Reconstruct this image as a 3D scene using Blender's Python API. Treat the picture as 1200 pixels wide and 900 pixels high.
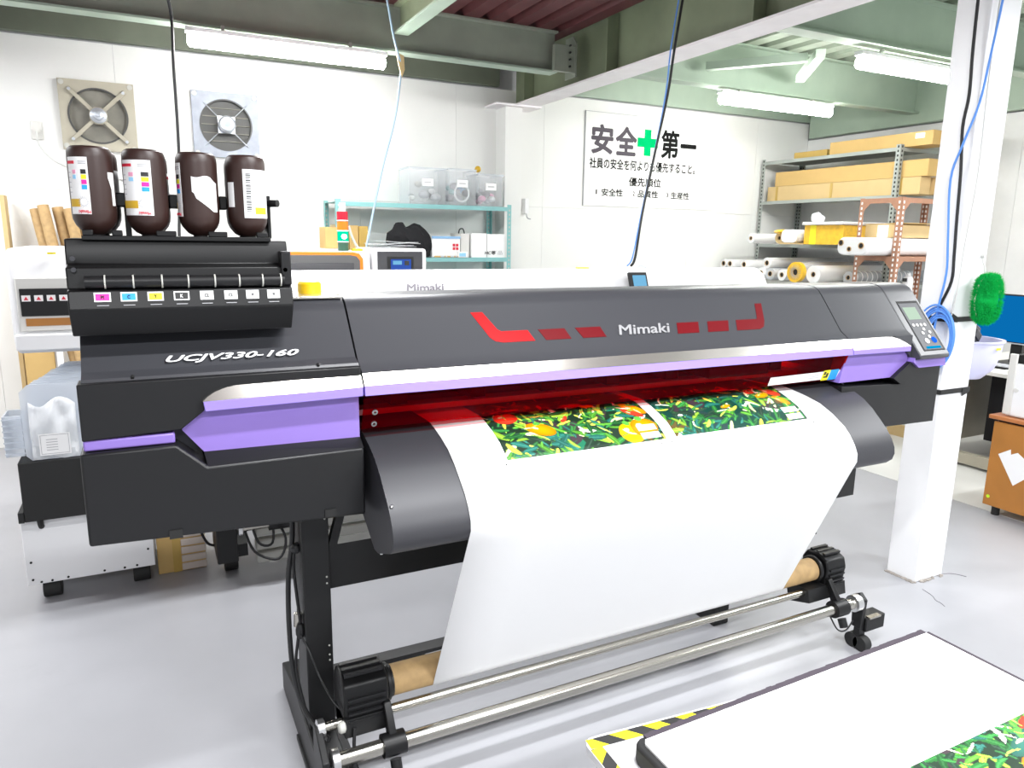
import bpy, bmesh, math, random
import numpy as np
from mathutils import Vector, Matrix
PI = math.pi
C = bpy.context.collection
for _o in list(bpy.data.objects): bpy.data.objects.remove(_o)

# ---------------------------------------------------------------- camera
CAM_Z = 1.6
yaw, pitch, roll = .46683513, -.1986045, .01480148
fwd = Vector((math.sin(yaw)*math.cos(pitch), math.cos(yaw)*math.cos(pitch), math.sin(pitch)))
rt = Vector((math.cos(yaw), -math.sin(yaw), 0)); up = rt.cross(fwd)
r2 = rt*math.cos(roll)+up*math.sin(roll); u2 = -rt*math.sin(roll)+up*math.cos(roll)
cam_d = bpy.data.cameras.new('camera'); cam = bpy.data.objects.new('camera', cam_d); C.objects.link(cam)
m = Matrix((r2, u2, -fwd)).transposed().to_4x4(); m.translation = Vector((0, 0, CAM_Z)); cam.matrix_world = m
cam_d.sensor_width = 36; cam_d.lens = 851.02/1200*36; cam_d.clip_start = .02; cam_d.clip_end = 60
bpy.context.scene.camera = cam
# ---------------------------------------------------------------- world, lights, exposure
W = bpy.data.worlds.new('world'); bpy.context.scene.world = W; W.use_nodes = True
W.node_tree.nodes['Background'].inputs[0].default_value = (.93, .96, 1, 1)
W.node_tree.nodes['Background'].inputs[1].default_value = .28
vs = bpy.context.scene.view_settings
vs.view_transform = 'Standard'; vs.look = 'None'; vs.exposure = 1.3; vs.gamma = 1; vs.use_curve_mapping = False
def area(name, loc, sx, sy, power, rot=(0, 0, 0)):
    d = bpy.data.lights.new(name, 'AREA'); d.shape = 'RECTANGLE'; d.size = sx; d.size_y = sy; d.energy = power
    d.color = (.97, .985, 1)
    o = bpy.data.objects.new(name, d); C.objects.link(o); o.location = loc; o.rotation_euler = rot
    return o
# unseen lights added outside the frame, for fill and the silver strip's glint
for x, y, w in [(.9, 3.5, 30), (-1.8, 3.5, 24), (1.2, .68, 34), (4.75, .62, 34), (2.2, -1.3, 56), (-.4, -1.3, 46), (5.8, 1.6, 34), (-1.8, 5.2, 26)]:
    area('fill_light', (x, y, 2.85), 1.25, .12, w)

# ---------------------------------------------------------------- helpers
ROOT = {}
def mat(name, col, rough=.5, metal=0, noise=0, nscale=8, bump=0, bscale=60, emit=None, estr=0, alpha=1, spec=None, coat=0):
    m = bpy.data.materials.new(name); m.use_nodes = True; nt = m.node_tree; b = nt.nodes['Principled BSDF']
    b.inputs['Base Color'].default_value = (*col, 1); b.inputs['Roughness'].default_value = rough; b.inputs['Metallic'].default_value = metal
    if spec is not None: b.inputs['Specular IOR Level'].default_value = spec
    if coat: b.inputs['Coat Weight'].default_value = coat
    if alpha < 1: b.inputs['Alpha'].default_value = alpha
    if emit: b.inputs['Emission Color'].default_value = (*emit, 1); b.inputs['Emission Strength'].default_value = estr
    if noise or bump:
        tc = nt.nodes.new('ShaderNodeTexCoord')
        if noise:
            n = nt.nodes.new('ShaderNodeTexNoise'); n.inputs['Scale'].default_value = nscale; n.inputs['Detail'].default_value = 5
            nt.links.new(tc.outputs['Object'], n.inputs['Vector'])
            r = nt.nodes.new('ShaderNodeValToRGB'); r.color_ramp.elements[0].position = .3; r.color_ramp.elements[1].position = .7
            r.color_ramp.elements[0].color = (*[c*(1-noise) for c in col], 1); r.color_ramp.elements[1].color = (*[min(1, c*(1+noise*.6)) for c in col], 1)
            nt.links.new(n.outputs['Fac'], r.inputs[0]); nt.links.new(r.outputs[0], b.inputs['Base Color'])
        if bump:
            n = nt.nodes.new('ShaderNodeTexNoise'); n.inputs['Scale'].default_value = bscale; n.inputs['Detail'].default_value = 3
            nt.links.new(tc.outputs['Object'], n.inputs['Vector'])
            bn = nt.nodes.new('ShaderNodeBump'); bn.inputs['Strength'].default_value = bump; bn.inputs['Distance'].default_value = .002
            nt.links.new(n.outputs['Fac'], bn.inputs['Height']); nt.links.new(bn.outputs[0], b.inputs['Normal'])
    return m
def clearmat(name, col, fac=.8, rough=.15, surf=None):
    """see-through plastic: coloured transparency with a glossy surface"""
    m = bpy.data.materials.new(name); m.use_nodes = True; nt = m.node_tree; nt.nodes.clear()
    t = nt.nodes.new('ShaderNodeBsdfTransparent'); t.inputs[0].default_value = (*col, 1)
    p = nt.nodes.new('ShaderNodeBsdfPrincipled'); p.inputs['Base Color'].default_value = (*(surf or col), 1); p.inputs['Roughness'].default_value = rough
    mx = nt.nodes.new('ShaderNodeMixShader'); mx.inputs[0].default_value = 1-fac; o = nt.nodes.new('ShaderNodeOutputMaterial')
    nt.links.new(t.outputs[0], mx.inputs[1]); nt.links.new(p.outputs[0], mx.inputs[2]); nt.links.new(mx.outputs[0], o.inputs[0])
    return m
def glowmat(name, col, s):
    m = bpy.data.materials.new(name); m.use_nodes = True; nt = m.node_tree; nt.nodes.clear()
    e = nt.nodes.new('ShaderNodeEmission'); e.inputs[0].default_value = (*col, 1); e.inputs[1].default_value = s
    o = nt.nodes.new('ShaderNodeOutputMaterial'); nt.links.new(e.outputs[0], o.inputs[0]); return m
def basis(d):
    d = Vector(d).normalized(); a = Vector((0, 0, 1)) if abs(d.z) < .9 else Vector((1, 0, 0))
    u = d.cross(a).normalized(); return u, d.cross(u).normalized(), d
class MB:
    def __init__(s): s.v = []; s.f = []
    def add(s, vs, fs):
        o = len(s.v); s.v += [tuple(v) for v in vs]; s.f += [tuple(i+o for i in f) for f in fs]; return s
    def box(s, x0, x1, y0, y1, z0, z1):
        return s.add([(x, y, z) for z in (z0, z1) for y in (y0, y1) for x in (x0, x1)],
                     [(0, 2, 3, 1), (4, 5, 7, 6), (0, 1, 5, 4), (2, 6, 7, 3), (0, 4, 6, 2), (1, 3, 7, 5)])
    def obox(s, c, dx, dy, dz, M):   # oriented box, half sizes along columns of M
        c = Vector(c)
        return s.add([c+M[0]*(a*dx)+M[1]*(b*dy)+M[2]*(e*dz) for e in (-1, 1) for b in (-1, 1) for a in (-1, 1)],
                     [(0, 2, 3, 1), (4, 5, 7, 6), (0, 1, 5, 4), (2, 6, 7, 3), (0, 4, 6, 2), (1, 3, 7, 5)])
    def prism(s, pts, ax, a, b):
        def P(p, t):
            return (t, p[0], p[1]) if ax == 'X' else (p[0], t, p[1]) if ax == 'Y' else (p[0], p[1], t)
        n = len(pts)
        return s.add([P(p, a) for p in pts]+[P(p, b) for p in pts],
                     [tuple(range(n))[::-1], tuple(range(n, 2*n))]+[(i, (i+1) % n, n+(i+1) % n, n+i) for i in range(n)])
    def cyl(s, p0, p1, r, n=20, r1=None, cap=True):
        p0 = Vector(p0); p1 = Vector(p1); u, v, d = basis(p1-p0); r1 = r if r1 is None else r1
        vs = [p+u*(rr*math.cos(2*PI*i/n))+v*(rr*math.sin(2*PI*i/n)) for p, rr in ((p0, r), (p1, r1)) for i in range(n)]
        fs = [(i, (i+1) % n, n+(i+1) % n, n+i) for i in range(n)]
        if cap: fs += [tuple(range(n))[::-1], tuple(range(n, 2*n))]
        return s.add(vs, fs)
    def pipe(s, p0, p1, r, ri, n=24):   # hollow tube
        p0 = Vector(p0); p1 = Vector(p1); u, v, d = basis(p1-p0)
        vs = [p+u*(rr*math.cos(2*PI*i/n))+v*(rr*math.sin(2*PI*i/n)) for p, rr in ((p0, r), (p1, r), (p1, ri), (p0, ri)) for i in range(n)]
        return s.add(vs, [(k*n+i, k*n+(i+1) % n, ((k+1) % 4)*n+(i+1) % n, ((k+1) % 4)*n+i) for k in range(4) for i in range(n)])
    def lathe(s, c, prof, n=28, d=(0, 0, 1)):
        c = Vector(c); u, v, d = basis(d); vs = []; k = len(prof)
        for r, h in prof:
            vs += [c+d*h+u*(r*math.cos(2*PI*i/n))+v*(r*math.sin(2*PI*i/n)) for i in range(n)]
        fs = [(j*n+i, j*n+(i+1) % n, (j+1)*n+(i+1) % n, (j+1)*n+i) for j in range(k-1) for i in range(n)]
        if prof[0][0] > 0: fs.append(tuple(range(n))[::-1])
        if prof[-1][0] > 0: fs.append(tuple(range((k-1)*n, k*n)))
        return s.add(vs, fs)
    def tube(s, pts, r, n=8, sub=5):
        P = [Vector(p) for p in pts]; Q = []
        for i in range(len(P)-1):
            a = P[max(i-1, 0)]; b = P[i]; c = P[i+1]; d = P[min(i+2, len(P)-1)]
            for k in range(sub):
                t = k/sub; Q.append(.5*((2*b)+(c-a)*t+(2*a-5*b+4*c-d)*t*t+(3*b-a-3*c+d)*t**3))
        Q.append(P[-1]); vs = []; pu = None
        for i, q in enumerate(Q):
            t = (Q[min(i+1, len(Q)-1)]-Q[max(i-1, 0)]).normalized()
            if pu is None: pu = basis(t)[0]
            u = (pu-t*pu.dot(t)).normalized(); pu = u; v = t.cross(u)
            vs += [q+u*(r*math.cos(2*PI*j/n))+v*(r*math.sin(2*PI*j/n)) for j in range(n)]
        k = len(Q)
        return s.add(vs, [(j*n+i, j*n+(i+1) % n, (j+1)*n+(i+1) % n, (j+1)*n+i) for j in range(k-1) for i in range(n)]+[tuple(range(n))[::-1], tuple(range((k-1)*n, k*n))])
    def sphere(s, c, r, n=14, sc=(1, 1, 1)):
        c = Vector(c); vs = []; fs = []; k = n//2
        for j in range(k+1):
            a = PI*j/k
            vs += [c+Vector((r*sc[0]*math.sin(a)*math.cos(2*PI*i/n), r*sc[1]*math.sin(a)*math.sin(2*PI*i/n), r*sc[2]*math.cos(a))) for i in range(n)]
        return s.add(vs, [(j*n+i, (j+1)*n+i, (j+1)*n+(i+1) % n, j*n+(i+1) % n) for j in range(k) for i in range(n)])
    def sheet(s, pts, th, ax='X', a=0, b=1):   # polyline thickened by th and extruded
        n = len(pts); off = []
        for i in range(n):
            p = Vector(pts[max(i-1, 0)]); q = Vector(pts[min(i+1, n-1)]); t = (q-p).normalized(); off.append((pts[i][0]-t.y*th, pts[i][1]+t.x*th))
        return s.prism(list(pts)+off[::-1], ax, a, b)
    def build(s, name, material, parent=None, bevel=0, smooth=True, seg=2, merge=True):
        me = bpy.data.meshes.new(name)
        base = ROOT[parent.name] if parent else None
        if base is None:
            a = np.array(s.v); base = Vector(((a[:, 0].min()+a[:, 0].max())/2, (a[:, 1].min()+a[:, 1].max())/2, a[:, 2].min()))
        me.from_pydata([tuple(Vector(v)-base) for v in s.v], [], s.f)
        bm = bmesh.new(); bm.from_mesh(me)
        if merge: bmesh.ops.remove_doubles(bm, verts=bm.verts, dist=1e-6)
        bmesh.ops.recalc_face_normals(bm, faces=bm.faces)
        if smooth:
            for f in bm.faces: f.smooth = True
            for e in bm.edges:
                if len(e.link_faces) == 2 and e.calc_face_angle(0) > math.radians(32): e.smooth = False
        bm.to_mesh(me); bm.free()
        o = bpy.data.objects.new(name, me); C.objects.link(o)
        if parent: o.parent = parent
        else: o.location = base
        ROOT[o.name] = base
        me.materials.append(material)
        if bevel:
            md = o.modifiers.new('edge', 'BEVEL'); md.width = bevel; md.segments = seg; md.limit_method = 'ANGLE'; md.angle_limit = math.radians(35); md.harden_normals = False
        return o
def tag(o, label=None, cat=None, group=None, kind=None):
    if label: o['label'] = label
    if cat: o['category'] = cat
    if group: o['group'] = group
    if kind: o['kind'] = kind
    return o
def thing(name, loc, label, cat, group=None):
    o = bpy.data.objects.new(name, None); o.empty_display_size = .05; C.objects.link(o); o.location = loc; ROOT[o.name] = Vector(loc)
    return tag(o, label, cat, group)
def kids(o): return [c for c in bpy.data.objects if c.parent == o]
def dup(o, loc, rotz=0, label=None):
    r = o.copy(); C.objects.link(r); r.location = loc; r.rotation_euler = (0, 0, rotz); ROOT[r.name] = Vector(loc)
    if label: r['label'] = label
    for ch in kids(o):
        c = ch.copy(); C.objects.link(c); c.parent = r; ROOT[c.name] = Vector(loc)
        for g in kids(ch):
            d = g.copy(); C.objects.link(d); d.parent = c; ROOT[d.name] = Vector(loc)
    return r
def B(name, m, parent, *bx, bevel=0):
    mb = MB()
    for b in bx: mb.box(*b)
    return mb.build(name, m, parent, bevel=bevel)
def text(s, name, material, parent, org, xd, yd, width=None, height=None, shear=0, bold=0, depth=.0006, center=False):
    cu = bpy.data.curves.new('t', 'FONT'); cu.body = s; cu.extrude = .01; cu.shear = shear; cu.resolution_u = 3
    ob = bpy.data.objects.new('t', cu); C.objects.link(ob)
    dg = bpy.context.evaluated_depsgraph_get(); me = bpy.data.meshes.new_from_object(ob.evaluated_get(dg)); bpy.data.objects.remove(ob)
    n = len(me.vertices)
    if n == 0: return None
    a = np.empty(n*3); me.vertices.foreach_get('co', a); a = a.reshape(-1, 3)
    if bold:   # heavier strokes: the outline repeated a little to every side
        fs = [tuple(p.vertices) for p in me.polygons]; sh = [(0, 0), (bold, 0), (-bold, 0), (0, bold), (0, -bold), (bold*.7, bold*.7), (-bold*.7, bold*.7), (bold*.7, -bold*.7), (-bold*.7, -bold*.7)]
        a = np.concatenate([a+np.array([dx, dy, .005*k]) for k, (dx, dy) in enumerate(sh)]); me = bpy.data.meshes.new('t')
        me.from_pydata([tuple(q) for q in a], [], [tuple(i+k*n for i in f) for k in range(len(sh)) for f in fs]); n = len(a)
    mn = a.min(0); mx = a.max(0); w = mx[0]-mn[0]; h = mx[1]-mn[1]
    sx = width/w if width else None; sy = height/h if height else None
    sx = sx or sy; sy = sy or sx
    xd = Vector(xd).normalized(); yd = Vector(yd).normalized(); nd = xd.cross(yd)
    L = (a-mn)*np.array([sx, sy, 1]); L[:, 2] = (a[:, 2]-mn[2])/(mx[2]-mn[2])*depth
    if center: L[:, 0] -= w*sx/2
    base = ROOT[parent.name]
    R = L[:, :1]*np.array(xd)+L[:, 1:2]*np.array(yd)+L[:, 2:3]*np.array(nd)+np.array(Vector(org)-base)
    me.vertices.foreach_set('co', R.ravel()); me.update(); me.name = name; me.materials.clear(); me.materials.append(material)
    o = bpy.data.objects.new(name, me); C.objects.link(o); o.parent = parent; ROOT[o.name] = base
    return o
XD = (1, 0, 0); ZD = (0, 0, 1)

# ---------------------------------------------------------------- materials
def floor_mat(name, col, dirty):
    m = mat(name, col, .38, noise=.06, nscale=2.2, bump=.08, bscale=25); nt = m.node_tree; b = nt.nodes['Principled BSDF']
    src = b.inputs['Base Color'].links[0].from_socket
    tc = nt.nodes.new('ShaderNodeTexCoord'); n = nt.nodes.new('ShaderNodeTexNoise'); n.inputs['Scale'].default_value = 1.3; n.inputs['Detail'].default_value = 9; n.inputs['Roughness'].default_value = .7
    r = nt.nodes.new('ShaderNodeValToRGB'); r.color_ramp.elements[0].position = .62; r.color_ramp.elements[0].color = (1, 1, 1, 1); r.color_ramp.elements[1].position = .74; r.color_ramp.elements[1].color = (*dirty, 1)
    mx = nt.nodes.new('ShaderNodeMix'); mx.data_type = 'RGBA'; mx.blend_type = 'MULTIPLY'; mx.inputs[0].default_value = .5
    nt.links.new(tc.outputs['Object'], n.inputs['Vector']); nt.links.new(n.outputs['Fac'], r.inputs[0])
    nt.links.new(src, mx.inputs[6]); nt.links.new(r.outputs[0], mx.inputs[7]); nt.links.new(mx.outputs[2], b.inputs['Base Color']); return m
MT = dict(
    floor=floor_mat('floor_paint', (.36, .363, .385), (.8, .79, .8)), floor2=floor_mat('pale_floor', (.62, .62, .60), (.8, .78, .74)),
    wall=mat('wall_paint', (.80, .80, .78), .7, noise=.03, nscale=1.5, bump=.1, bscale=12),
    rwall=mat('right_wall_paint', (.78, .78, .78), .7, noise=.03),
    green=mat('green_steel', (.22, .26, .165), .5, noise=.18, nscale=3), dgreen=mat('dull_green_steel', (.13, .15, .11), .6, noise=.2, nscale=3),
    lgreen=mat('pale_green_steel', (.37, .46, .37), .5, noise=.1, nscale=3), gsteel=mat('grey_green_steel', (.30, .33, .27), .5, noise=.12, nscale=4),
    flange=mat('white_flange', (.88, .84, .86), .6, noise=.04), red_deck=mat('red_deck', (.10, .025, .028), .6, noise=.2, nscale=5), gdeck=mat('green_deck', (.22, .26, .2), .6, noise=.15),
    white=mat('white_plastic', (.80, .80, .81), .35), offwhite=mat('offwhite_plastic', (.66, .65, .62), .4), fanplate=mat('fan_zinc', (.27, .29, .34), .5, .25, noise=.15, nscale=14), cream=mat('cream_steel', (.42, .39, .31), .5, noise=.06, nscale=10),
    zinc=mat('zinc_steel', (.52, .55, .6), .38, .6, noise=.12, nscale=14), black=mat('black_plastic', (.006, .006, .0065), .42, spec=.35, bump=.08, bscale=300),
    body=mat('graphite_paint', (.048, .049, .056), .36, bump=.06, bscale=500), body2=mat('black_housing', (.010, .010, .011), .40, spec=.35, bump=.05, bscale=400),
    dark=mat('dark_metal', (.009, .009, .0095), .45, spec=.4), under=mat('matt_black', (.01, .01, .01), .7),
    silver=mat('silver_strip', (.62, .6, .56), .2, .85), purple=mat('purple_paint', (.25, .165, .52), .38, noise=.02), purple2=mat('purple_lip', (.30, .22, .66), .3),
    chrome=mat('chrome', (.50, .48, .43), .24, 1), chromed=mat('cap_metal', (.75, .75, .75), .3, 1), paper=mat('paper', (.9, .9, .9), .55), apron=mat('apron_metal', (.036, .036, .042), .46, .1),
    kraft=mat('kraft_tube', (.50, .33, .15), .7, noise=.16, nscale=30), carton=mat('carton', (.60, .40, .15), .75, noise=.06, nscale=5), carton2=mat('pale_carton', (.62, .45, .22), .75, noise=.06, nscale=5),
    tape=mat('carton_tape', (.50, .33, .08), .3), ytape=mat('yellow_wrap', (.85, .50, .03), .35, noise=.15, nscale=30),
    brown=mat('ink_bottle', (.034, .015, .012), .42, bump=.1, bscale=120), label=mat('label', (.85, .85, .85), .5), lgrey=mat('label_grey', (.45, .45, .47), .6),
    k=mat('print_black', (.02, .02, .02), .5), m=mat('print_magenta', (.75, .02, .35), .5), c=mat('print_cyan', (.02, .35, .85), .5), y=mat('print_yellow', (.9, .8, .02), .5),
    redp=mat('print_red', (.65, .02, .05), .5), gold=mat('print_gold', (.62, .38, .02), .5), pink=mat('print_pink', (.8, .35, .5), .5), lblue=mat('print_light_blue', (.3, .6, .85), .5), gcross=mat('print_green', (.0, .52, .16), .5), pgrey=mat('faded_black', (.16, .15, .17), .6),
    yellow=mat('yellow_plastic', (.85, .55, .01), .35), redglass=clearmat('red_acrylic', (1.0, .0, .03), .93, .05, (.20, .0, .01)), slot=mat('red_window', (.13, .0015, .005), .4, spec=.2), slotb=mat('bright_red_window', (.50, .002, .005), .4, spec=.2),
    teal=mat('teal_steel', (.22, .47, .47), .5), grey=mat('grey_shelf_steel', (.34, .37, .35), .5), greyl=mat('light_grey_steel', (.5, .5, .46), .5), rust=mat('brown_shelf_steel', (.36, .18, .11), .55, noise=.1, nscale=20),
    orange=mat('orange_trim', (.9, .22, .01), .4), wood=mat('wood_veneer', (.42, .17, .03), .4, noise=.15, nscale=4), woodtop=mat('wood_top', (.45, .16, .05), .35), fabric=mat('black_fabric', (.006, .006, .008), .9, bump=.5, bscale=30),
    clear=clearmat('clear_plastic', (.97, .98, .99), .80, .25), clearb=clearmat('frosted_plastic', (.88, .91, .95), .55, .3), bag=clearmat('plastic_bag', (.95, .96, .97), .5, .2), smoke=mat('smoked_window', (.05, .05, .055), .15),
    cable=mat('black_cable', (.01, .01, .011), .5), bluec=mat('blue_cable', (.10, .28, .75), .45), palec=mat('pale_blue_cable', (.35, .48, .62), .5), whitec=mat('white_cable', (.6, .6, .58), .5),
    duster=mat('green_fibre', (.01, .46, .09), .9, spec=.0), bowl=mat('lilac_plastic', (.62, .62, .82), .4), lcd=glowmat('lcd_glow', (.58, .75, .6), .42), led=glowmat('blue_led', (.01, .08, .5), 1), cyan=glowmat('cyan_light', (.0, .16, .32), 1),
    screen=glowmat('monitor_glow', (.001, .063, .185), 1), screen2=glowmat('panel_glow', (.018, .045, .19), 1), screen3=glowmat('tablet_glow', (.08, .21, .32), 1), towg=glowmat('lit_green_lens', (.0, .36, .2), 1), towc=glowmat('lit_core', (.9, 1, .95), 2.5),
    tred=mat('red_lens', (.6, .01, .03), .25), tora=mat('orange_lens', (.85, .2, .01), .25), rubber=mat('rubber', (.012, .012, .012), .7), fangrey=mat('fan_cowl', (.22, .21, .18), .7, noise=.15, nscale=12), fandark=mat('fan_dark', (.07, .07, .068), .6),
    tube=glowmat('fluorescent_glow', (1, 1, .97), 31), blade=mat('fan_blade', (.33, .31, .27), .6, noise=.1), haz=None, signk=mat('sign_black', (.012, .012, .012), .9, spec=.05), signg=mat('sign_glare_grey', (.10, .09, .105), .9, spec=.05), signc=mat('sign_green', (.0, .42, .13), .9, spec=.05), board=mat('sign_board', (.80, .80, .78), .8, spec=.2), bluebox=mat('blue_print', (.25, .45, .7), .5), trans=clearmat('film_wrap', (.9, .9, .92), .6, .12))

# ================================================================ ROOM
def st(o): o['kind'] = 'structure'; return o
st(B('floor', MT['floor'], None, (-4, 4.515, -1.5, 6.6, -.1, 0)))
st(B('floor_pale', MT['floor2'], None, (4.52, 7.4, -1.5, 6.6, -.1, .001)))  # paler floor slab beyond a line running front to back
wb = st(B('wall_back', MT['lgrey'], None, (-4, 7.4, 6.43, 6.6, 0, 3.6)))
cols = [-4, -2.83, -1.91, -1.0, -.085, .815, 1.72, 2.62, 3.53, 4.44, 5.35, 6.26, 7.05]
for i in range(len(cols)-1):
    for z0, z1 in ((0, 1.896), (1.898, 2.94)):
        B('wall_panel', MT['wall'], wb, (cols[i]+.001, cols[i+1]-.001, 6.40, 6.43, z0, z1))
wr = st(B('wall_right', MT['lgrey'], None, (7.09, 7.25, -1.5, 6.6, 0, 3.6)))
for a, b in ((-1.5, .4), (.4, 2.2), (2.2, 4.0), (4.0, 6.4)):
    B('wall_panel', MT['rwall'], wr, (7.05, 7.09, a+.0015, b-.0015, 0, 2.76))
st(B('wall_left', MT['wall'], None, (-3.9, -3.8, -1.5, 6.4, 0, 3.2)))
# painted pillar against the back wall under the beam
st(B('trim_1', MT['wall'], None, (3.02, 3.19, 6.2, 6.4, 0, 2.76)))
# corrugated decks
def deck(name, m, x0, x1, y0, y1, z, pitch):
    pts = []; x = x0
    while x < x1:
        pts += [(x, z), (x+pitch*.55, z), (x+pitch*.65, z+.05), (x+pitch*.9, z+.05)]; x += pitch
    return st(MB().prism(pts+[(p[0], p[1]+.006) for p in pts[::-1]], 'Y', y0, y1).build(name, m, smooth=False))
deck('ceiling', MT['red_deck'], -4, 3.2, -1.5, 6.5, 3.16, .2)
deck('ceiling_green', MT['gdeck'], 3.2, 7.3, -1.5, 6.5, 3.22, .24)
# steel beams (H sections)
def hbeam(name, ax, c, a, b, z0, z1, w, web, fl, wt=.012):
    mb = MB(); mf = MB()
    if ax == 'X': mb.box(a, b, c-wt/2, c+wt/2, z0+.014, z1); mf.box(a, b, c-w/2, c+w/2, z0, z0+.014); mb.box(a, b, c-w/2, c+w/2, z1-.014, z1)
    else: mb.box(c-wt/2, c+wt/2, a, b, z0+.014, z1); mf.box(c-w/2, c+w/2, a, b, z0, z0+.014); mb.box(c-w/2, c+w/2, a, b, z1-.014, z1)
    o = st(mb.build(name, web)); mf.build('flange', fl, o); return o
by = hbeam('ceiling_beam', 'Y', 3.23, -1.4, 6.4, 2.78, 3.3, .22, MT['green'], MT['flange'])
for y in (6.05, 4.75, 3.3): MB().box(3.125, 3.22, y, y+.012, 2.795, 3.28).build('stiffener', MT['green'], by)
B('web_stiffener_plate', MT['green'], by, (3.236, 3.33, 6.05, 6.062, 2.795, 3.28))
bx1 = hbeam('ceiling_beam', 'X', 5.27, -4, 2.98, 2.86, 3.16, .12, MT['gsteel'], MT['lgreen'])
pl = MB().prism([(5.14, 2.83), (5.30, 2.83), (5.30, 3.13), (5.19, 3.13), (5.14, 3.07)], 'X', 3.10, 3.11).build('gusset_plate', MT['gsteel'], by)
MB().box(2.92, 3.1, 5.15, 5.19, 2.86, 3.05).build('splice_plate', MT['gsteel'], bx1)
hb = MB()
for z in (2.9, 2.95, 3.0, 3.05): hb.cyl((3.05, 5.15, z), (3.05, 5.136, z), .008, 8)
hb.build('bolt', MT['under'], bx1)
hbeam('ceiling_beam', 'X', 5.02, 3.35, 7.04, 2.86, 3.22, .12, MT['lgreen'], MT['lgreen'])
hbeam('ceiling_beam', 'X', 3.56, 3.35, 7.04, 2.88, 3.22, .12, MT['lgreen'], MT['lgreen'])
hbeam('ceiling_beam', 'X', 1.9, 3.35, 7.04, 2.88, 3.22, .12, MT['lgreen'], MT['lgreen'])
hbeam('ceiling_beam', 'Y', 1.72, -1.4, 5.2, 2.97, 3.16, .1, MT['green'], MT['lgreen'])
# green fascia above the walls
st(B('trim_2', MT['dgreen'], None, (-4, 3.02, 6.33, 6.39, 2.95, 3.2)))
st(B('trim_3', MT['lgreen'], None, (3.35, 7.04, 6.33, 6.39, 2.95, 3.24)))
st(B('trim_4', MT['lgreen'], None, (6.95, 7.04, -1.4, 6.3, 2.77, 3.24)))
cap = MB().box(2.9, 3.36, 6.14, 6.4, 2.762, 2.778).build('trim_5', MT['flange']); st(cap)
br = MB().obox((4.9, 4.5, 2.98), .45, .035, .03, [Vector((.62, .78, 0)), Vector((-.78, .62, 0)), Vector((0, 0, 1))])
br.build('ceiling_brace', MT['lgreen'])['kind'] = 'structure'
br = MB().obox((4.42, 4.6, 2.98), .38, .035, .03, [Vector((-.60, .80, 0)), Vector((.80, .60, 0)), Vector((0, 0, 1))])
br.build('ceiling_brace', MT['lgreen'])['kind'] = 'structure'
# white steel column
col = MB().box(3.205, 3.412, 2.02, 2.17, 0, 2.78).build('steel_column', MT['white'], bevel=.004); tag(col, 'white painted steel column with black straps beside the wide printer', 'column')
cr = MB(); random.seed(3)
for k in range(90):
    t = random.random(); q = (3.2-.012*random.random(), 2.02+.15*t, .0) if k % 3 else (3.2+.2*t, 2.02-.015*random.random(), 0)
    cr.sphere((q[0], q[1], .002), .003+.007*random.random(), 6, (1, 1, .7))
cr.build('crumbled_plaster', mat('plaster', (.34, .31, .28), .9, noise=.3, nscale=40), col)
MB().box(3.409, 3.418, 2.03, 2.10, 1.715, 1.765).build('silver_sticker', MT['zinc'], col)
# floor cracks
ck = MB().tube([(3.175, 1.959, .001), (3.155, 1.897, .001), (3.128, 1.862, .001), (3.125, 1.836, .001), (3.110, 1.808, .001)], .0012, 4)
ck.tube([(3.41, 2.02, .001), (3.452, 2.01, .001), (3.48, 1.985, .001), (3.497, 1.95, .001)], .0022, 4)
o = ck.build('floor_crack', MT['pgrey']); st(o)

# fluorescent lamps
def lamp(x0, x1, y, z, label):
    t = thing('fluorescent_lamp', ((x0+x1)/2, y, z), label, 'lamp', 'ceiling lamps')
    MB().box(x0-.01, x1+.01, y-.035, y+.035, z+.012, z+.04).build('lamp_housing', MT['white'], t, bevel=.004)
    MB().lathe((x0, y, z-.03), [(.025, 0), (.042, .014), (.042, x1-x0-.014), (.025, x1-x0)], 16, (1, 0, 0)).build('lit_tube', MT['tube'], t)
    for q in (x0+.2, x1-.25): MB().box(q, q+.02, y-.01, y+.01, z+.04, z+.075).build('hanger', MT['greyl'], t)
lamp(.345, 1.6, 5.20, 2.80, 'lit fluorescent lamp under the grey green beam above the exhaust fans')
lamp(4.43, 5.75, 4.99, 2.80, 'lit fluorescent lamp hanging next to the safety sign')
lamp(4.32, 5.60, 3.56, 2.80, 'lit fluorescent lamp partly hidden by the white column')

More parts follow.
